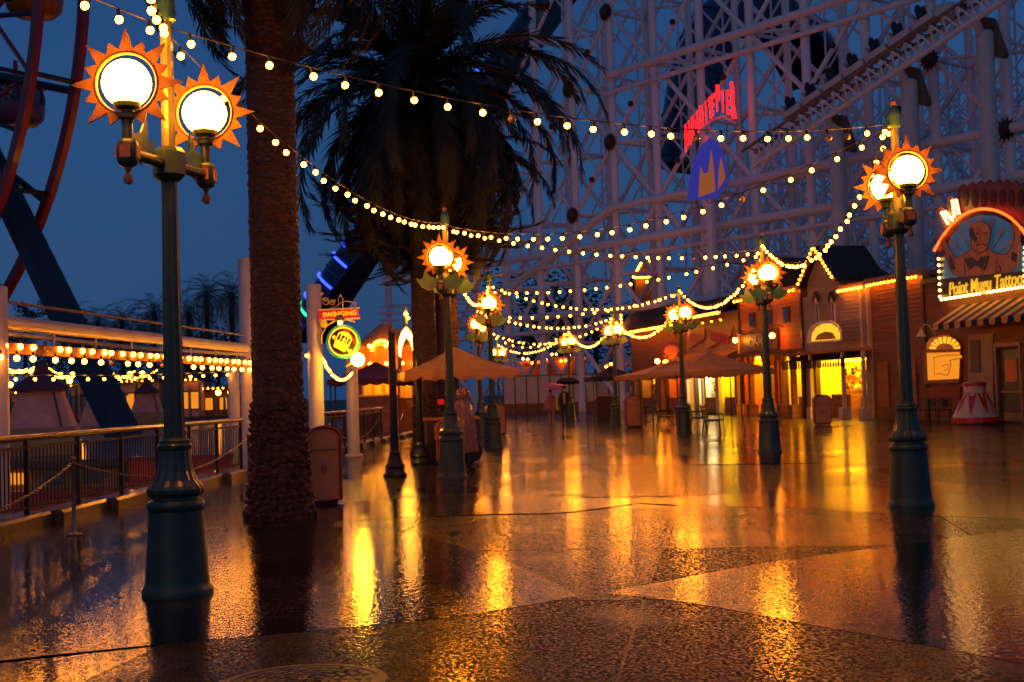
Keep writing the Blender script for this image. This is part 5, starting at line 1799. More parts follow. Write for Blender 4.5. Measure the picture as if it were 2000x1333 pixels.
# gooseneck lamp
p = T.P(1806, 655, 0.3)
MB().tube([(p[0] - .3, 0.02, p[1] + .0), (p[0] - .3, .25, p[1] + .35), (p[0] - .15, .4, p[1] + .42), (p[0], .45, p[1] + .2)], 0.022, 6).build('gooseneck', 'trim_white', T.t, True)
m = MB(); m.lathe([(.05, .22), (.08, .12), (.2, -.05), (.19, -.06)], 12, (p[0], .45, p[1])); m.build('lamp_shade', 'trim_white', T.t, True)
# striped awning, one strip at a time
za = T.P(1850, 600, 0.02)[1]
out = 1.25
ub, zb = T.P(1822, 634, out)
stw = 0.36
x = ub
k = 0
while x > 0.2:
    x1 = x - stw
    m = MB()
    m.add([(x, 0.02, za), (x1, 0.02, za), (x1, out, zb), (x, out, zb)], [(0, 1, 2, 3)])
    sc_ = [(x, out + .004, zb)] + [(x, out + .004, zb - .14)] + [(x - stw/2 + stw/2*math.cos(a_), out + .004, zb - .14 - .09*math.sin(a_)) for a_ in [PI*j/6 for j in range(1, 6)]] + [(x1, out + .004, zb - .14), (x1, out + .004, zb)]
    m.add(sc_, [tuple(range(len(sc_)))])
    m.build('awning_stripe', 'canvas_orange' if k % 2 == 0 else 'canvas_navy', T.t)
    x = x1
    k += 1
MB().bar((ub, out - .02, zb - .02), (0.2, out - .02, zb - .02), 0.04).build('awning_bar', 'trim_dark', T.t)
# arched sign
ts_ = T.poly([(1836, 588), (1832, 498), (1842, 470), (1862, 440), (1886, 420), (1914, 411), (1942, 414), (1968, 424), (1990, 444), (2004, 470), (2002, 560)], 0.10, 0.12, 'arched_sign', 'sign_black')
def tpoly(pts, lay, name, mt): return T.poly(pts, 0.225 + lay, 0.03, name, mt, ts_)
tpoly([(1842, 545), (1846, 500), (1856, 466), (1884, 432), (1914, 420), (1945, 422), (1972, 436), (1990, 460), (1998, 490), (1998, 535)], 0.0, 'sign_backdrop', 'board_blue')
for k in range(9):
    a_ = R(12 + k*19.5)
    c = (1916, 520)
    w2 = 0.055
    tpoly([(c[0] - 30*math.cos(a_), c[1] - 35*math.sin(a_)), (c[0] - 72*math.cos(a_ - w2), c[1] - 96*math.sin(a_ - w2)), (c[0] - 72*math.cos(a_ + w2), c[1] - 96*math.sin(a_ + w2))], 0.034, 'sign_ray', 'board_ray')
# strongman figure: bald head, torso with raised arms
tpoly([(1884, 560), (1883, 535), (1874, 540), (1862, 536), (1853, 520), (1845, 490), (1836, 470), (1832, 458), (1840, 455), (1846, 468), (1855, 488), (1866, 504), (1880, 498), (1896, 488), (1897, 478), (1932, 478), (1933, 488),
       (1950, 497), (1966, 497), (1976, 482), (1982, 462), (1976, 446), (1976, 430), (1986, 428), (1994, 438), (1993, 470), (1990, 510), (1986, 525), (1970, 532), (1950, 540), (1945, 560)], 0.07, 'figure_torso', 'tattoo_skin')
tpoly([(1898, 486), (1895, 468), (1893, 452), (1898, 440), (1908, 433), (1920, 432), (1930, 440), (1935, 452), (1933, 470), (1928, 488), (1915, 494), (1905, 492)], 0.105, 'figure_head', 'tattoo_skin')
tpoly([(1893, 450), (1899, 446), (1903, 460), (1909, 466), (1906, 474), (1899, 466)], 0.137, 'face_shadow', 'tattoo_ink')
tpoly([(1884, 506), (1898, 503), (1908, 512), (1918, 502), (1932, 500), (1928, 516), (1924, 528), (1914, 522), (1904, 518), (1894, 528)], 0.104, 'chest_tattoo', 'tattoo_ink')
def tline(pts, lay, r_=.013):
    q_ = [T.P(x, y, 0.225 + lay) for x, y in pts]
    MB().tube([(x, 0.225 + lay, z) for x, z in q_], r_, 5).build('ink_line', 'tattoo_ink', ts_)
TORSO = [(1883, 535), (1874, 540), (1862, 536), (1853, 520), (1845, 490), (1836, 470), (1832, 458), (1840, 455), (1846, 468), (1855, 488), (1866, 504), (1880, 498), (1896, 488)]
TORS2 = [(1933, 488), (1950, 497), (1966, 497), (1976, 482), (1982, 462), (1976, 446), (1976, 430), (1986, 428), (1994, 438), (1993, 470), (1990, 510), (1986, 525), (1970, 532), (1950, 540)]
tline(TORSO, .105); tline(TORS2, .105)
tline([(1898, 486), (1895, 468), (1893, 452), (1898, 440), (1908, 433), (1920, 432), (1930, 440), (1935, 452), (1933, 470), (1928, 488), (1915, 494), (1905, 492), (1898, 486)], .14)
tline([(1905, 458), (1911, 456)], .142, .022); tline([(1920, 455), (1927, 456)], .142, .022)
tline([(1915, 458), (1913, 470), (1917, 471)], .142); tline([(1906, 480), (1912, 477), (1920, 477), (1926, 480)], .142, .02)
tline([(1883, 500), (1884, 520), (1886, 540)], .105); tline([(1948, 502), (1946, 522), (1944, 540)], .105); tline([(1916, 500), (1916, 540)], .137, .009)
tpoly([(1856, 500), (1862, 512), (1866, 526), (1860, 528), (1854, 514)], .106, 'arm_tattoo', 'tattoo_ink')
tpoly([(1978, 492), (1987, 498), (1984, 512), (1976, 508)], .106, 'arm_tattoo', 'tattoo_ink')
tpoly([(1944, 522), (1952, 518), (1956, 528), (1948, 534)], .106, 'arm_tattoo', 'bin_red')
tpoly([(1842, 575), (1842, 545), (1998, 530), (1999, 555)], 0.14, 'name_band', 'sign_black')
T.text('Point Mugu Tattoo', 1921, 556, 0.42, 4.55, 0.62, 'sign_yellow_lit', rot=0.0, shear=0.18, parent=ts_, ext=0.02)  # letters given their own glow in place of light from the border bulbs
T.bulbs((1836, 586), (2001, 560), 25, 'white', 0.30, 1.5, ts_)
T.bulbs((1833, 500), (1836, 586), 7, 'white', 0.30, 1.5, ts_)
T.bulbs((2002, 478), (2001, 556), 7, 'white', 0.30, 1.5, ts_)
arcp = [(1825, 490), (1842, 462), (1862, 436), (1886, 418), (1914, 409), (1942, 411), (1968, 422), (1990, 440), (2006, 462)]
qq = [T.P(x, y, 0.3) for x, y in arcp]
m = MB(); m.tube(spline3([(x, 0.31, z) for x, z in qq], 40), 0.045, 8); m.build('neon_tube', 'neon_orange', ts_, True)
# blades with bulbs and scalloped crest above
for pts, b0, b1 in (([(1848, 446), (1834, 414), (1844, 400), (1850, 410), (1858, 440)], (1838, 414), (1852, 438)), ([(1860, 432), (1854, 388), (1862, 382), (1872, 392), (1878, 420)], (1860, 390), (1864, 426))):
    bl = T.poly(pts, 0.16, 0.12, 'bulb_blade', 'hut_pink', ts_)
    T.bulbs(b0, b1, 5, 'white', 0.31, 1.5, ts_)
    T.bulbs((b0[0] + 7, b0[1] - 1), (b1[0] + 9, b1[1] - 6), 5, 'white', 0.31, 1.5, ts_)
crest = [(1874, 415), (1874, 372)]
for k in range(9):
    crest += [(1876 + k*17, 368 - 10*math.sin(PI*(k+.5)/9)), (1884 + k*17, 362 - 12*math.sin(PI*(k+.5)/9)), (1891 + k*17, 368 - 10*math.sin(PI*(k+.5)/9))]
crest += [(2030, 372), (2030, 440)]
T.poly(crest, 0.02, 0.07, 'scalloped_crest', 'crest_red')
for k in range(7):
    cx, cy = 1886 + k*18, 388
    T.poly([(cx + 6*math.cos(2*PI*j/10), cy + 17*math.sin(2*PI*j/10)) for j in range(10)], 0.092, 0.02, 'crest_oval', 'roof_slate')
# red and white ticket cone in front
p = FO_ + FU_*(fz(1906, 812, 1.3)[0]) + FN_*1.3
tc_ = thing('circus_podium', 'red and white tapered podium with zigzag beside the green door', 'podium', (p.x, p.y, 0.0), FROT)
m = MB(); m.lathe([(0.83, 0.0), (0.83, 0.06), (0.80, 0.06)], 20); m.build('plinth', 'trim_dark', tc_)
m = MB(); m.lathe([(0.82, 0.06), (0.82, 0.24), (0.78, 0.25)], 20); m.build('base_ring', 'sign_red', tc_)
m = MB(); m.lathe([(0.78, 0.25), (0.36, 1.10)], 20); m.build('cone', 'trim_white', tc_, True)
for k in range(8):
    a_ = 2*PI*k/8
    def cpt(aa, z): rr = 0.79 - 0.42*(z - 0.25)/0.85; return (rr*math.cos(aa)*1.012, rr*math.sin(aa)*1.012, z)
    m = MB(); m.add([cpt(a_ - .36, 1.09), cpt(a_ - .18, .72), cpt(a_, 0.33), cpt(a_ + .18, .72), cpt(a_ + .36, 1.09)], [(0, 1, 3, 4), (1, 2, 3)]); m.build('zigzag', 'sign_red', tc_)
m = MB(); m.lathe([(0.37, 1.10), (0.36, 1.32)], 20); m.build('drum', 'trim_white', tc_)
m = MB(); m.lathe([(0.40, 1.32), (0.40, 1.42), (0.30, 1.46)], 20); m.build('top_ring', 'sign_red', tc_)
# planters / stacked stuff near the wall
for k, (px, py) in enumerate(((1812, 812), (1845, 812))):
    u, z = fz(px, py, 0.8)
    p = FO_ + FU_*u + FN_*0.8
    t = thing('chair', ['dark metal cafe chair under the hand sign', 'dark metal cafe chair beside the wooden wall corner'][k], 'chair', (p.x, p.y, 0.0), FROT + k*0.9, 'cafe chairs by the tattoo shop')
    MB().bx(-.22, .22, -.22, .22, .43, .47).build('seat', 'rail_black', t)
    m = MB(); m.tube([(-.2, -.2, .45), (-.2, -.25, .9), (.2, -.25, .9), (.2, -.2, .45)], .018, 6); m.bx(-.12, .12, -.245, -.225, .55, .85); m.build('backrest', 'rail_black', t)
    for sx in (-.2, .2):
        for sy in (-.2, .2):
            MB().cyl((sx, sy, .44), (sx*1.1, sy*1.1, 0.0), .016, .014, 6).build('leg', 'rail_black', t)

# --- dark wooden building with bulb cornice
W = Shop(U_T1 + .03, 'dark wooden shop wall with a row of amber bulbs along its cornice')
LW = U_W1 - U_T1 - .06
zw = W.P(1760, 545)[1]
W.siding(0, LW, 0, zw, 'wood_dark', depth=.3)
W.bx(0, LW, -7, -.31, 0, zw - .1, 'body', 'wood_dark')
W.bx(-.02, LW + .02, -7.1, .25, zw, zw + .22, 'cornice', 'roof_edge')
W.bx(0.0, .16, .002, .06, 0, zw - .01, 'corner_board', 'trim_dark')
W.bx(LW*.45, LW*.45 + .14, .002, .05, 0, zw - .01, 'batten', 'trim_dark')
W.bx(LW - .16, LW, .002, .06, 0, zw - .01, 'corner_board', 'trim_tan')
W.bulbs((0.1, zw - .06), (LW - .1, zw - .06), 14, 'amber', .22, 1.4, px=False)
for k in range(2):
    x = LW*(.18 + .5*k)
    f = W.bx(x, x + .9, .03, .07, .5, 2.4, 'wall_panel', 'wood_brown')

# --- grey gabled shop
G = Shop(U_W1 + .03, 'grey two storey gabled shop with amber bulb roofline and glowing arched sign')
LG = U_G1 - U_W1 - .06
zc = G.P(1640, 690)[1]      # canopy height
z2 = G.P(1690, 560)[1]
zg = G.P(1612, 540)[1]
za_ = G.P(1606, 480)[1]
op = [(0.5, LG - .35, -1, zc - .25)]
G.siding(0, LG, 0, z2, 'siding_grey', op, depth=.25)
gx0, gx1 = G.P(1640, 600)[0], G.P(1578, 600)[0]
G.siding(gx0, gx1, z2, zg, 'siding_grey', depth=.2, name='gable_siding')
G.bx(0, LG, -7, -3.0, 0, z2 - .05, 'body', 'siding_grey')
G.bx(0, LG, -3.0, -.26, zc, z2 - .05, 'upper_body', 'siding_grey')
G.bx(gx0 + .02, gx1 - .02, -2, -.21, z2, zg, 'gable_body', 'siding_grey')
gm = (gx0 + gx1)/2
G.poly([(gx0, zg), (gx1, zg), (gm, za_ - .12)], -.05, .06, 'gable_front', 'siding_grey', px=False)
m = MB()
ov = .25
for sx, ex in ((gx0 - ov, gm), (gx1 + ov, gm)):
    ze = zg - (za_ - zg)*ov/(gm - gx0)
    m.add([(sx, .30, ze), (ex, .30, za_), (ex, -2.2, za_), (sx, -2.2, ze), (sx, .30, ze - .14), (ex, .30, za_ - .14), (ex, -2.2, za_ - .14), (sx, -2.2, ze - .14)],
          [(0, 1, 2, 3), (7, 6, 5, 4), (0, 4, 5, 1), (3, 2, 6, 7), (0, 3, 7, 4)])
rf = m.build('roof', 'roof_slate', G.t)
for sx in (gx0 - ov, gx1 + ov):
    ze = zg - (za_ - zg)*ov/(gm - gx0)
    MB().bar((sx, .34, ze - .07), (gm, .34, za_ - .07), .08, .16).build('barge_board', 'roof_edge', rf)
    G.bulbs((sx, ze - .03), (gm, za_ - .05), 9, 'amber', .40, 1.5, rf, px=False)
G.bx(-.05, gx0 - .3, -7, .25, z2, z2 + .2, 'eaves', 'roof_edge')
G.bulbs((0, z2 - .04), (gx0 - .35, z2 - .04), 13, 'amber', .28, 1.4, px=False)
# upper windows with little pediments, side panel
for px in (1597, 1628):
    xa, zb_ = G.P(px + 5, 662, .03); xb, zt_ = G.P(px - 4, 590, .03)
    f = G.bx(xa, xb, .002, .05, zb_, zt_, 'window', 'trim_white')
    G.bx(xa + .09, xb - .09, .05, .06, zb_ + .08, zt_ - .08, 'pane', 'glass_dark', f)
    G.poly([(xa - .1, zt_), (xb + .1, zt_), ((xa + xb)/2, zt_ + .38)], .0, .12, 'pediment', 'trim_white', f, px=False)
    m = MB(); m.bar((xa - .14, .1, zt_ + .02), ((xa+xb)/2, .1, zt_ + .42), .05, .22); m.bar((xb + .14, .1, zt_ + .02), ((xa+xb)/2, .1, zt_ + .42), .05, .22); m.build('pediment_roof', 'roof_slate', f)
for px in (1685, 1700):
    xa, zz = G.P(px, 660, .03)
    G.bx(max(0, xa), max(0, xa) + .14, .002, .06, zc + .2, z2 - .02, 'corner_board', 'trim_white')
# canopy ledge, dark awning with fringe
G.bx(-.2, LG + .2, .002, 1.15, zc, zc + .10, 'canopy_ledge', 'wood_brown')
m = MB(); m.add([(0, .3, zc - .01), (LG, .3, zc - .01), (LG, 1.2, zc - .30), (0, 1.2, zc - .30)], [(3, 2, 1, 0)]); m.build('awning', 'canvas_navy', G.t)
m = MB()
nf_ = 26
for k in range(nf_):
    xa, xb = LG*k/nf_, LG*(k + .82)/nf_
    m.add([(xa, 1.205, zc - .30), (xb, 1.205, zc - .30), (xb, 1.205, zc - .62), ((xa+xb)/2, 1.205, zc - .68), (xa, 1.205, zc - .62)], [(0, 1, 2, 3, 4)])
m.build('awning_fringe', 'canvas_navy', G.t)
for px in (1586, 1649, 1689):
    xa = G.P(px, 780, 1.0)[0]
    c = G.bx(xa - .07, xa + .07, .93, 1.07, .5, zc - .02, 'porch_post', 'trim_white')
    G.bx(xa - .2, xa + .2, .80, 1.2, 0.005, .5, 'post_base', 'trim_white', c)
G.room(op[0][0] + .05, op[0][1] - .05, zc - .27, 'inner_yellow', dpt=2.0)
xa, xb = G.P(1640, 740)[0], G.P(1603, 740)[0]
G.bx(xa, xb, -1.1, -.5, 0, 1.05, 'counter', 'wood_dark')
for k in range(7):
    x = xa + (xb - xa)*(k + .5)/7
    m = MB(); m.sphere((x, -1.7, 1.3 + .3*(k % 3)), .16, 8, 6); m.build('prize_toy', ['sign_red', 'inner_white', 'canvas_navy', 'inner_green', 'bin_red', 'sign_yellow', 'hut_pink'][k], G.t)
# glowing arched sign on the canopy
ars = G.poly([(1580, 671), (1582, 650), (1590, 636), (1606, 627), (1624, 626), (1638, 634), (1645, 648), (1645, 667)], 1.0, .12, 'arched_sign', 'sign_cream')
G.poly([(1585, 667), (1587, 652), (1594, 641), (1607, 633), (1623, 632), (1635, 640), (1641, 652), (1641, 663)], 1.122, .02, 'lit_face', 'backlit_bright', ars)
G.poly([(1592, 665), (1598, 654), (1612, 648), (1626, 650), (1634, 662)], 1.145, .02, 'sun_motif', 'ball_orange', ars)
G.poly([(1599, 664), (1606, 658), (1620, 656), (1628, 662)], 1.167, .02, 'sun_core', 'inner_orange', ars)

# --- brown games building
B = Shop(U_G1 + .03, 'brown wooden games building with sign board and glowing doorway')
LB = U_B1 - U_G1 - .06
zb2 = B.P(1520, 574)[1]
zs = B.P(1500, 690)[1]
op = [(0.5, LB*.40, -1, zs - .1), (LB*.48, LB - .4, -1, zs - .1)]
B.siding(0, LB, 0, zs + .8, 'siding_red', op, depth=.25)
B.siding(0, LB, zs + .8, zb2, 'wood_brown', depth=.25, name='upper_siding')
B.bx(0, LB, -7, -3.0, 0, zb2 - .02, 'body', 'wood_brown')
B.bx(0, LB, -3.0, -.26, zs + .2, zb2 - .02, 'upper_body', 'wood_brown')
B.bx(-.1, LB + .1, -7.2, .3, zb2, zb2 + .2, 'eaves', 'roof_edge')
zrp = B.P(1488, 505)[1]
m = MB(); m.prism([(0, zb2 + .2), (-LB, zb2 + .2), (-LB*.55, zrp)], (0, -.4, 0), (-1, 0, 0), (0, 0, 1), -5); m.build('roof', 'roof_slate', B.t)
B.bulbs((0, zb2 - .03), (LB, zb2 - .03), 17, 'amber', .34, 1.5, px=False)
for k in range(3):
    x = LB*(.18 + .27*k)
    f = B.bx(x, x + .75, .002, .06, zs + 1.4, zb2 - .7, 'window', 'trim_dark')
    B.bx(x + .1, x + .65, .06, .07, zs + 1.5, zb2 - .8, 'pane', 'glass_dark', f)
for xx in (.0, LB - .2):
    B.bx(xx, xx + .2, .002, .08, 0, zb2, 'corner_board', 'trim_dark')
gs = B.poly([(1448, 690), (1448, 655), (1520, 646), (1520, 682)], .12, .10, 'sign_board', 'trim_dark')
B.text('GAMES', 1482, 668, .24, 2.5, .42, 'trim_white', parent=gs)
B.poly([(1446, 692), (1446, 653), (1448, 653), (1448, 692)], .10, .16, 'sign_edge', 'trim_tan', gs)
for px, py in ((1436, 665), (1508, 656)):
    x, z = B.P(px, py, .6)
    m = MB(); m.sphere((x, .6, z), .13, 12, 8); m.build('globe_lamp', 'globe_light', B.t, True)
    MB().tube([(x, .02, z + .45), (x, .4, z + .55), (x, .6, z + .4), (x, .6, z + .13)], .02, 5).build('lamp_bracket', 'trim_dark', B.t)
B.room(op[0][0] + .05, op[0][1] - .05, zs - .12, 'inner_yellow', dpt=1.9)
B.room(op[1][0] + .05, op[1][1] - .05, zs - .12, 'inner_orange', dpt=1.9, light='shop_light')
for (a, b) in ((op[0][0], op[0][1]), (op[1][0], op[1][1])):
    for k in range(3):
        x = a + (b - a)*k/2
        c = B.bx(x - .12, x + .12, .25, .49, 0.005, zs - .1, 'porch_post', 'wood_dark')
        B.bx(x - .24, x + .24, .13, .61, 0.005, .6, 'post_base', 'wood_dark', c)
        m = MB(); m.bar((x - .5, .37, zs - .12), (x, .37, zs - .75), .10); m.bar((x + .5, .37, zs - .12), (x, .37, zs - .75), .10); m.build('post_brace', 'wood_dark', c)
B.bx(-.1, LB + .1, .002, .7, zs - .1, zs + .05, 'porch_beam', 'wood_dark')

# --- tan building with slanted lettered boards
Kb = Shop(U_B1 + .03, 'tan shop with slanted lettered boards under a bulb lit eave')
LK = U_K1 - U_B1 - .06
zk2 = Kb.P(1400, 614)[1]
zk1 = Kb.P(1395, 712)[1]
op = [(.3, LK - .3, -1, zk1 - .05)]
Kb.siding(0, LK, 0, zk2, 'siding_tan', op, depth=.25)
Kb.bx(0, LK, -7, -3, 0, zk2, 'body', 'siding_tan')
Kb.bx(0, LK, -3, -.26, zk1 + .1, zk2, 'upper_body', 'siding_tan')
m = MB(); m.add([(-.1, -.1, zk2 + .9), (LK + .1, -.1, zk2 + .9), (LK + .1, 1.0, zk2 - .05), (-.1, 1.0, zk2 - .05), (-.1, -7, zk2 + .9), (LK + .1, -7, zk2 + .9)], [(3, 2, 1, 0), (0, 1, 5, 4)]); m.build('roof', 'roof_slate', Kb.t)
Kb.bx(-.1, LK + .1, 1.0, 1.06, zk2 - .18, zk2 - .02, 'fascia', 'roof_edge')
Kb.bulbs((0, zk2 - .1), (LK, zk2 - .1), 22, 'amber', 1.12, 1.9, px=False)
for k in range(6):
    x = LK*(k + .5)/6
    m = MB(); m.lathe([(.14, -.02), (.05, .14)], 8, (x, .75, zk2 - .42)); m.build('spot_shade', 'bin_red', Kb.t)
    m = MB(); m.sphere((x, .75, zk2 - .45), .055, 8, 6); m.build('spot_bulb', 'shop_light', Kb.t)
b1_ = Kb.poly([(1343, 684), (1343, 658), (1378, 641), (1376, 662)], .06, .06, 'letter_board', 'siding_tan')
Kb.text('BOAT', 1359, 662, .13, 2.1, .55, 'sign_red', rot=.12, parent=b1_)
b2_ = Kb.poly([(1381, 683), (1383, 660), (1432, 636), (1428, 656)], .06, .06, 'letter_board', 'siding_tan')
Kb.text('BOARDWALK', 1405, 661, .13, 2.6, .55, 'sign_red', rot=.12, parent=b2_)
m = MB(); m.add([(0, .05, zk1 + .75), (LK, .05, zk1 + .75), (LK, 1.3, zk1 + .15), (0, 1.3, zk1 + .15)], [(3, 2, 1, 0)]); m.build('lower_awning', 'canvas_brown', Kb.t)
Kb.room(op[0][0] + .05, LK*.52, zk1 - .07, 'inner_green', dpt=1.6)
Kb.room(LK*.54, op[0][1] - .05, zk1 - .07, 'inner_white', dpt=1.6, light='shop_light_cool')
xa, xb = Kb.P(1447, 745, -1.5)[0], Kb.P(1426, 745, -1.5)[0]
for k in range(4):
    x = .3 + (LK - .6)*k/3
    Kb.bx(x - .09, x + .09, .05, .23, 0.005, zk1 + .1, 'porch_post', 'trim_white')
f = Kb.bx(LK*.1, LK*.42, -1.58, -1.52, 1.2, 2.2, 'window', 'trim_white')
Kb.bx(LK*.13, LK*.39, -1.52, -1.50, 1.3, 2.1, 'pane', 'inner_green', f)
for k in range(3):
    m = MB(); x = LK*(.58 + .1*k); m.sphere((x, -1.2, 2.0 + .1*(k % 2)), .22, 8, 6); m.build('prize_toy', ['sign_green', 'sign_red', 'sign_yellow'][k], Kb.t)

# --- last dim building with round red sign
D = Shop(U_K1 + .03, 'dim wooden building with oval red sign beyond the tan shop')
LD = U_L1 - U_K1 - .06
zd = D.P(1290, 640)[1]
D.siding(0, LD, 0, zd, 'wood_dark', [(.6, LD*.45, -1, 2.5), (LD*.55, LD - .6, -1, 2.5)], depth=.25)
D.bx(0, LD, -7, -3, 0, zd, 'body', 'wood_dark')
D.bx(0, LD, -3, -.26, 2.6, zd, 'upper_body', 'wood_dark')
m = MB(); m.add([(-.1, -.1, zd + 1.3), (LD + .1, -.1, zd + 1.3), (LD + .1, .8, zd - .05), (-.1, .8, zd - .05), (-.1, -7, zd + 1.3), (LD + .1, -7, zd + 1.3)], [(3, 2, 1, 0), (0, 1, 5, 4)]); m.build('roof', 'roof_slate', D.t)
D.bulbs((0, zd - .1), (LD, zd - .1), 24, 'amber', .86, 2.0, px=False)
D.bulbs((LD, zd - .1), (LD, zd + 1.3), 6, 'amber', .6, 2.0, px=False)
ov_ = [(1312 + 19*math.cos(2*PI*k/20), 685 + 15*math.sin(2*PI*k/20)) for k in range(20)]
os_ = D.poly(ov_, .3, .1, 'oval_sign', 'bin_red')
D.poly([(1312 + 14*math.cos(2*PI*k/20), 685 + 10*math.sin(2*PI*k/20)) for k in range(20)], .402, .02, 'oval_face', 'inner_orange', os_)
D.room(.65, LD*.45 - .05, 2.45, 'inner_orange', dpt=1.4, light='shop_light_dim')
D.room(LD*.55 + .05, LD - .65, 2.45, 'siding_tan', dpt=1.4, light='shop_light_dim')
for px, py in ((1284, 706), (1300, 708)):
    x, z = D.P(px, py, .9)
    m = MB(); m.sphere((x, .9, z), .15, 10, 8); m.build('globe_lamp', 'globe_light' if px == 1284 else 'bulb_amber', D.t, True)
    MB().tube([(x, .02, z + .3), (x, .6, z + .5), (x, .9, z + .15)], .02, 5).build('lamp_bracket', 'trim_dark', D.t)

# ------------------------------------------------------------------ benches, tables, red post
def bench(px, py, rz, label):
    p = gp(px, py)
    t = thing('bench', label, 'bench', (p.x, p.y, 0.0), rz, 'dark benches by the brown canopies')
    for k in range(4):
        MB().bx(-.8, .8, -.25 + k*.12, -.16 + k*.12, .43, .46).build('seat_slat', 'trim_dark', t)
    for k in range(4):
        MB().bx(-.8, .8, .26 + k*.02, .285 + k*.02, .52 + k*.11, .60 + k*.11).build('back_slat', 'trim_dark', t)
    for s_ in (-.7, .7):
        m = MB(); m.tube([(s_, -.28, 0), (s_, -.26, .42), (s_, .25, .42), (s_, .36, .98)], .022, 6); m.tube([(s_, .25, .42), (s_, .32, 0)], .022, 6)
        m.tube([(s_, -.26, .42), (s_, -.26, .64), (s_, .28, .66)], .018, 6)
        m.build('frame', 'rail_black', t)
bench(1395, 846, R(75), 'dark slatted bench right beside the bench lamp post')
bench(1365, 838, R(80), 'dark slatted bench behind the bench lamp base')
bench(1300, 834, R(80), 'dark slatted bench below the nearer brown canopy')
def table(px, py, label):
    p = gp(px, py)
    t = thing('cafe_table', label, 'table', (p.x, p.y, 0.0), 0, 'dark tables under the canopies')
    m = MB(); m.lathe([(.45, .72), (.46, .735), (.45, .75)], 18); m.build('table_top', 'rail_black', t)
    m = MB(); m.lathe([(.26, 0), (.24, .03), (.04, .06), (.035, .72)], 12); m.build('pedestal', 'rail_black', t)
table(1262, 826, 'round dark cafe table beside the tan bin')
table(1322, 830, 'round dark cafe table between the benches')
p = gp(1168, 822)
t = thing('red_post', 'short red post standing before the white fence', 'post', (p.x, p.y, 0))
m = MB(); m.lathe([(.20, 0), (.20, .08), (.15, .12), (.15, .95), (.19, 1.0), (.19, 1.12), (.10, 1.2)], 14); m.build('shaft', 'bin_red', t, True)
p = gp(1185, 822)
t = thing('planter_box', 'dark wooden planter box beside the red post', 'planter', (p.x, p.y, 0))
MB().bx(-.5, .5, -.4, .4, 0, 1.25).build('box', 'trim_dark', t)
MB().bx(-.55, .55, -.45, .45, 1.25, 1.33).build('rim', 'wood_brown', t)
# cart under the orange canopy
t = thing('vendor_cart', 'small dark vendor cart with a red panel under the orange canopy', 'cart', (-1.4, 30.2, 0), R(8))
MB().bx(-.7, .5, -.35, .35, .35, 1.0).build('body', 'trim_dark', t)
MB().bx(-.75, .55, -.4, .4, 1.0, 1.06).build('top', 'wood_brown', t)
for s_ in (-.5, .3):
    m = MB(); m.lathe([(.0, -.03), (.26, -.03), (.28, 0), (.26, .03), (0, .03)], 18)
    o = m.build('wheel', 'black_iron', t); o.location = (s_, -.42, .28); o.rotation_euler = (R(90), 0, 0)
MB().bx(-.42, -.27, -.3, -.28, 1.37, 1.5).build('red_light_panel', 'sign_red_lit', t)
MB().cyl((-.3, -.27, 1.06), (-.3, -.27, 1.36), .015, .015, 6).build('light_stem', 'black_iron', t)

# ------------------------------------------------------------------ people
def skin_body(joints, edges, name, mats_fn, parent, sub=2):
    me = bpy.data.meshes.new(name)
    me.from_pydata([j[:3] for j in joints], edges, [])
    o = bpy.data.objects.new(name, me)
    sc.collection.objects.link(o)
    o.modifiers.new('skin', 'SKIN')
    ss = o.modifiers.new('sub', 'SUBSURF')
    ss.levels = ss.render_levels = sub
    for v, j in zip(me.skin_vertices[0].data, joints):
        v.radius = (j[3], j[4] if len(j) > 4 else j[3])
    me.skin_vertices[0].data[0].use_root = True
    dg = bpy.context.evaluated_depsgraph_get()
    m2 = bpy.data.meshes.new_from_object(o.evaluated_get(dg))
    bpy.data.objects.remove(o)
    m2.materials.clear()
    names = mats_fn[0]
    for n in names: m2.materials.append(MATS[n])
    for p in m2.polygons:
        p.use_smooth = True
        p.material_index = mats_fn[1](p.center)
    return place(name, m2, parent)
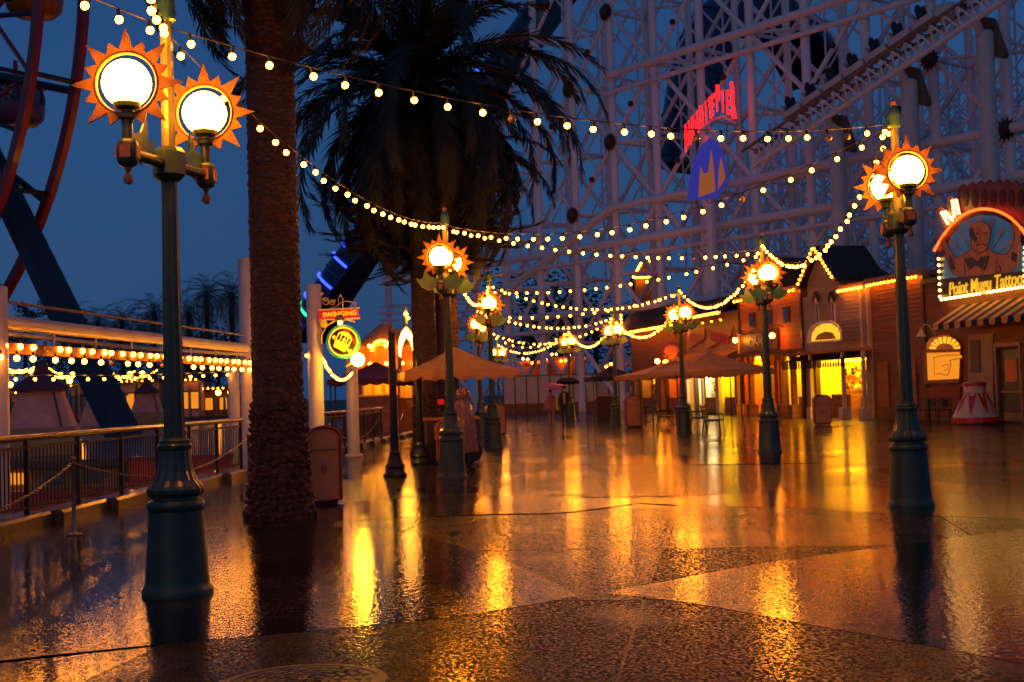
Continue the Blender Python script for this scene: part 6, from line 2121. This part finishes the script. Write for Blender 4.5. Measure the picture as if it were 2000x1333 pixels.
def person(x, y, rz, label, h, pose, mats_fn):
    t = thing('person', label, 'person', (x, y, 0.006), rz)
    s_ = h/1.72
    t.scale = (s_,)*3
    st = pose.get('stride', 0.0)
    lean = pose.get('lean', 0.0)
    # faces +x locally; y is sideways
    J = [(0, 0, .94, .15, .12), (lean*.25, 0, 1.12, .14, .11), (lean*.7, 0, 1.36, .165, .115), (lean, 0, 1.47, .075), (lean*1.25, 0, 1.545, .062)]
    E_ = [(0, 1), (1, 2), (2, 3), (3, 4)]
    hx = lean*1.35 + .01
    J += [(hx, 0, 1.60, .085, .075), (hx + .005, 0, 1.68, .092, .080), (hx - .005, 0, 1.73, .06, .055)]
    E_ += [(4, 5), (5, 6), (6, 7)]
    for sgn, ph in ((1, 1), (-1, -1)):
        b = len(J)
        fx = st*ph
        J += [(0, .09*sgn, .88, .095), (fx*.45 + .03, .095*sgn, .49, .062), (fx, .095*sgn, .10, .045), (fx + .04, .095*sgn, .045, .045, .04), (fx + .16, .10*sgn, .035, .038, .03)]
        E_ += [(0, b), (b, b+1), (b+1, b+2), (b+2, b+3), (b+3, b+4)]
        b = len(J)
        hand = pose.get('hand_l' if sgn == 1 else 'hand_r', (.06 + lean*.6, .27*sgn, .80))
        elb = pose.get('elb_l' if sgn == 1 else 'elb_r', (lean*.5 - .03, .26*sgn, 1.10))
        J += [(lean*.75, .17*sgn, 1.39, .065), (elb[0], elb[1], elb[2], .048), (hand[0], hand[1], hand[2], .034)]
        E_ += [(2, b), (b, b+1), (b+1, b+2)]
        d = (Vector(hand) - Vector(elb)).normalized()
        sd_ = d.orthogonal().normalized()
        pc = len(J)
        pl = Vector(hand) + d*.06
        J += [(pl.x, pl.y, pl.z, .034, .02)]
        E_ += [(b+2, pc)]
        for f in range(4):
            q = pl + sd_*(.014*(f - 1.5)*1.4) + d*.02
            e = q + d*(.05 + .012*(1.5 - abs(f - 1.2))) + Vector((.012, 0, 0))
            k = len(J)
            J += [(q.x, q.y, q.z, .0095), (e.x, e.y, e.z, .008)]
            E_ += [(pc, k), (k, k+1)]
        q = Vector(hand) + sd_*.04 + d*.02
        e = q + sd_*.02 + d*.04
        k = len(J)
        J += [(q.x, q.y, q.z, .011), (e.x, e.y, e.z, .009)]
        E_ += [(b+2, k), (k, k+1)]
    body = skin_body(J, E_, 'body', mats_fn, t)
    # face
    m = MB()
    m.sphere((hx + .088, 0, 1.635), .016, 6, 5)
    m.sphere((hx - .0, .085, 1.635), .022, 6, 5); m.sphere((hx - .0, -.085, 1.635), .022, 6, 5)
    m.build('nose_and_ears', 'skin', body, True)
    m = MB(); m.sphere((hx + .078, .03, 1.66), .010, 6, 5); m.sphere((hx + .078, -.03, 1.66), .010, 6, 5); m.box((hx + .083, 0, 1.60), (.012, .04, .008)); m.build('eyes_and_mouth', 'hair_dark', body)
    m = MB(); m.sphere((hx - .022, 0, 1.685), .104, 12, 8, .95); m.build('hair', 'hair_dark', body, True)
    return t, hx
def garment(t, rings, mt, name, folds=0.06, n=26, seed=0):
    rnd = random.Random(seed)
    m = MB()
    vs = []
    ph = rnd.uniform(0, 6)
    for k, (cx, cy, z, rx, ry) in enumerate(rings):
        g_ = folds*k/len(rings)
        for i in range(n):
            a_ = 2*PI*i/n
            w_ = 1 + g_*math.sin(a_*5 + ph) + g_*.6*math.sin(a_*9 + ph*2 + k*.4)
            vs.append((cx + rx*w_*math.cos(a_), cy + ry*w_*math.sin(a_), z + .015*math.sin(a_*4 + ph)*(k/len(rings))))
    m.add(vs, [(k*n+i, k*n+(i+1) % n, (k+1)*n+(i+1) % n, (k+1)*n+i) for k in range(len(rings)-1) for i in range(n)])
    return m.build(name, mt, t, True)
pw = gp(912, 925)
DARK = (['cloth_dark', 'skin', 'cloth_navy'], lambda c: 1 if (c.z > 1.52 or (.62 < c.z < .82 and abs(c.y) > .2)) else (2 if .1 < c.z < .9 and abs(c.y) < .2 else 0))
t, hx = person(pw.x - .12, pw.y + .4, R(28), 'person in a long hooded poncho walking past the lamp base', 1.66, {'stride': .22, 'lean': .07}, DARK)
garment(t, [(hx, 0, 1.80, .03, .03), (hx - .01, 0, 1.785, .09, .08), (hx - .015, 0, 1.72, .135, .12), (hx - .02, 0, 1.62, .145, .13), (hx - .03, 0, 1.53, .115, .12), (.05, 0, 1.46, .17, .21),
            (.04, 0, 1.36, .20, .28), (.03, 0, 1.1, .25, .33), (.02, 0, .85, .29, .35), (0, 0, .6, .33, .36), (0, 0, .42, .36, .37)], 'poncho_clear', 'poncho', .09, seed=2)
def umbrella(x, y, z, label, mt, r_=.52, tilt=0.1):
    t = thing('umbrella', label, 'umbrella', (x, y, z), .3, 'rain umbrellas held by the couple')
    t.rotation_euler = (tilt, 0.05, .3)
    n = 8
    m = MB()
    vs = [(0, 0, .80)]
    for k in range(1, 5):
        f = k/4
        for i in range(n*2):
            a_ = PI*i/n
            rr = r_*math.sin(f*PI/2*.98)*(1 if i % 2 == 0 else .955)
            vs.append((rr*math.cos(a_), rr*math.sin(a_), .80 - .26*(f**2.1) + (0 if i % 2 == 0 else .012*f)))
    fs = [(0, 1+i, 1+(i+1) % 16) for i in range(16)]
    for k in range(3):
        fs += [(1+k*16+i, 1+(k+1)*16+i, 1+(k+1)*16+(i+1) % 16, 1+k*16+(i+1) % 16) for i in range(16)]
    m.add(vs, fs)
    m.build('canopy', mt, t, True)
    MB().cyl((0, 0, -.1), (0, 0, .86), .009, .007, 6).build('shaft', 'black_iron', t)
    for i in range(n):
        a_ = 2*PI*i/n
        MB().cyl((0, 0, .5), (r_*.75*math.cos(a_), r_*.75*math.sin(a_), .64), .004, .004, 4).build('rib', 'black_iron', t)
    MB().tube([(0, 0, -.1), (0, 0, -.16), (.03, 0, -.19), (.06, 0, -.16)], .012, 6).build('handle', 'trim_dark', t)
c1 = gp(1077, 828); c2 = gp(1104, 829)
PINK = (['cloth_navy', 'skin', 'poncho_pink'], lambda c: 1 if (c.z > 1.52 or c.z < .5 or (abs(c.y) > .2 and c.z < .85)) else 2)
up_l = {'hand_l': (.20, .16, 1.30), 'elb_l': (.10, .26, 1.12)}
t, hx = person(c1.x, c1.y, R(-90), 'person in a short pink poncho under a pink umbrella', 1.62, dict(up_l, stride=.03), PINK)
garment(t, [(0, 0, 1.50, .10, .12), (0, 0, 1.40, .18, .25), (0, 0, 1.2, .22, .32), (0, 0, .95, .26, .36), (0, 0, .72, .30, .38)], 'poncho_pink', 'poncho', .09, seed=5)
umbrella(c1.x + .15, c1.y - .16, 1.20, 'pink umbrella held over the person in the pink poncho', 'umbrella_pink', .62)
DK2 = (['cloth_dark', 'skin'], lambda c: 1 if (c.z > 1.52 or (abs(c.y) > .19 and c.z < .85)) else 0)
t, hx = person(c2.x, c2.y, R(-95), 'person in dark jacket and trousers under a black umbrella', 1.78, dict(up_l, stride=.05), DK2)
garment(t, [(0, 0, 1.50, .085, .10), (0, 0, 1.42, .15, .21), (0, 0, 1.25, .17, .235), (0, 0, 1.0, .175, .225), (0, 0, .82, .185, .225)], 'cloth_dark', 'jacket', .04, seed=6)
MB().prism([(-.035, .95), (.035, .95), (.06, 1.45), (-.06, 1.45)], (.19, 0, 0), (0, 1, 0), (0, 0, 1), .01).build('shirt_front', 'trim_tan', t)
umbrella(c2.x + .17, c2.y - .18, 1.42, 'black umbrella held over the person in dark clothes', 'canvas_navy', .60, -.08)
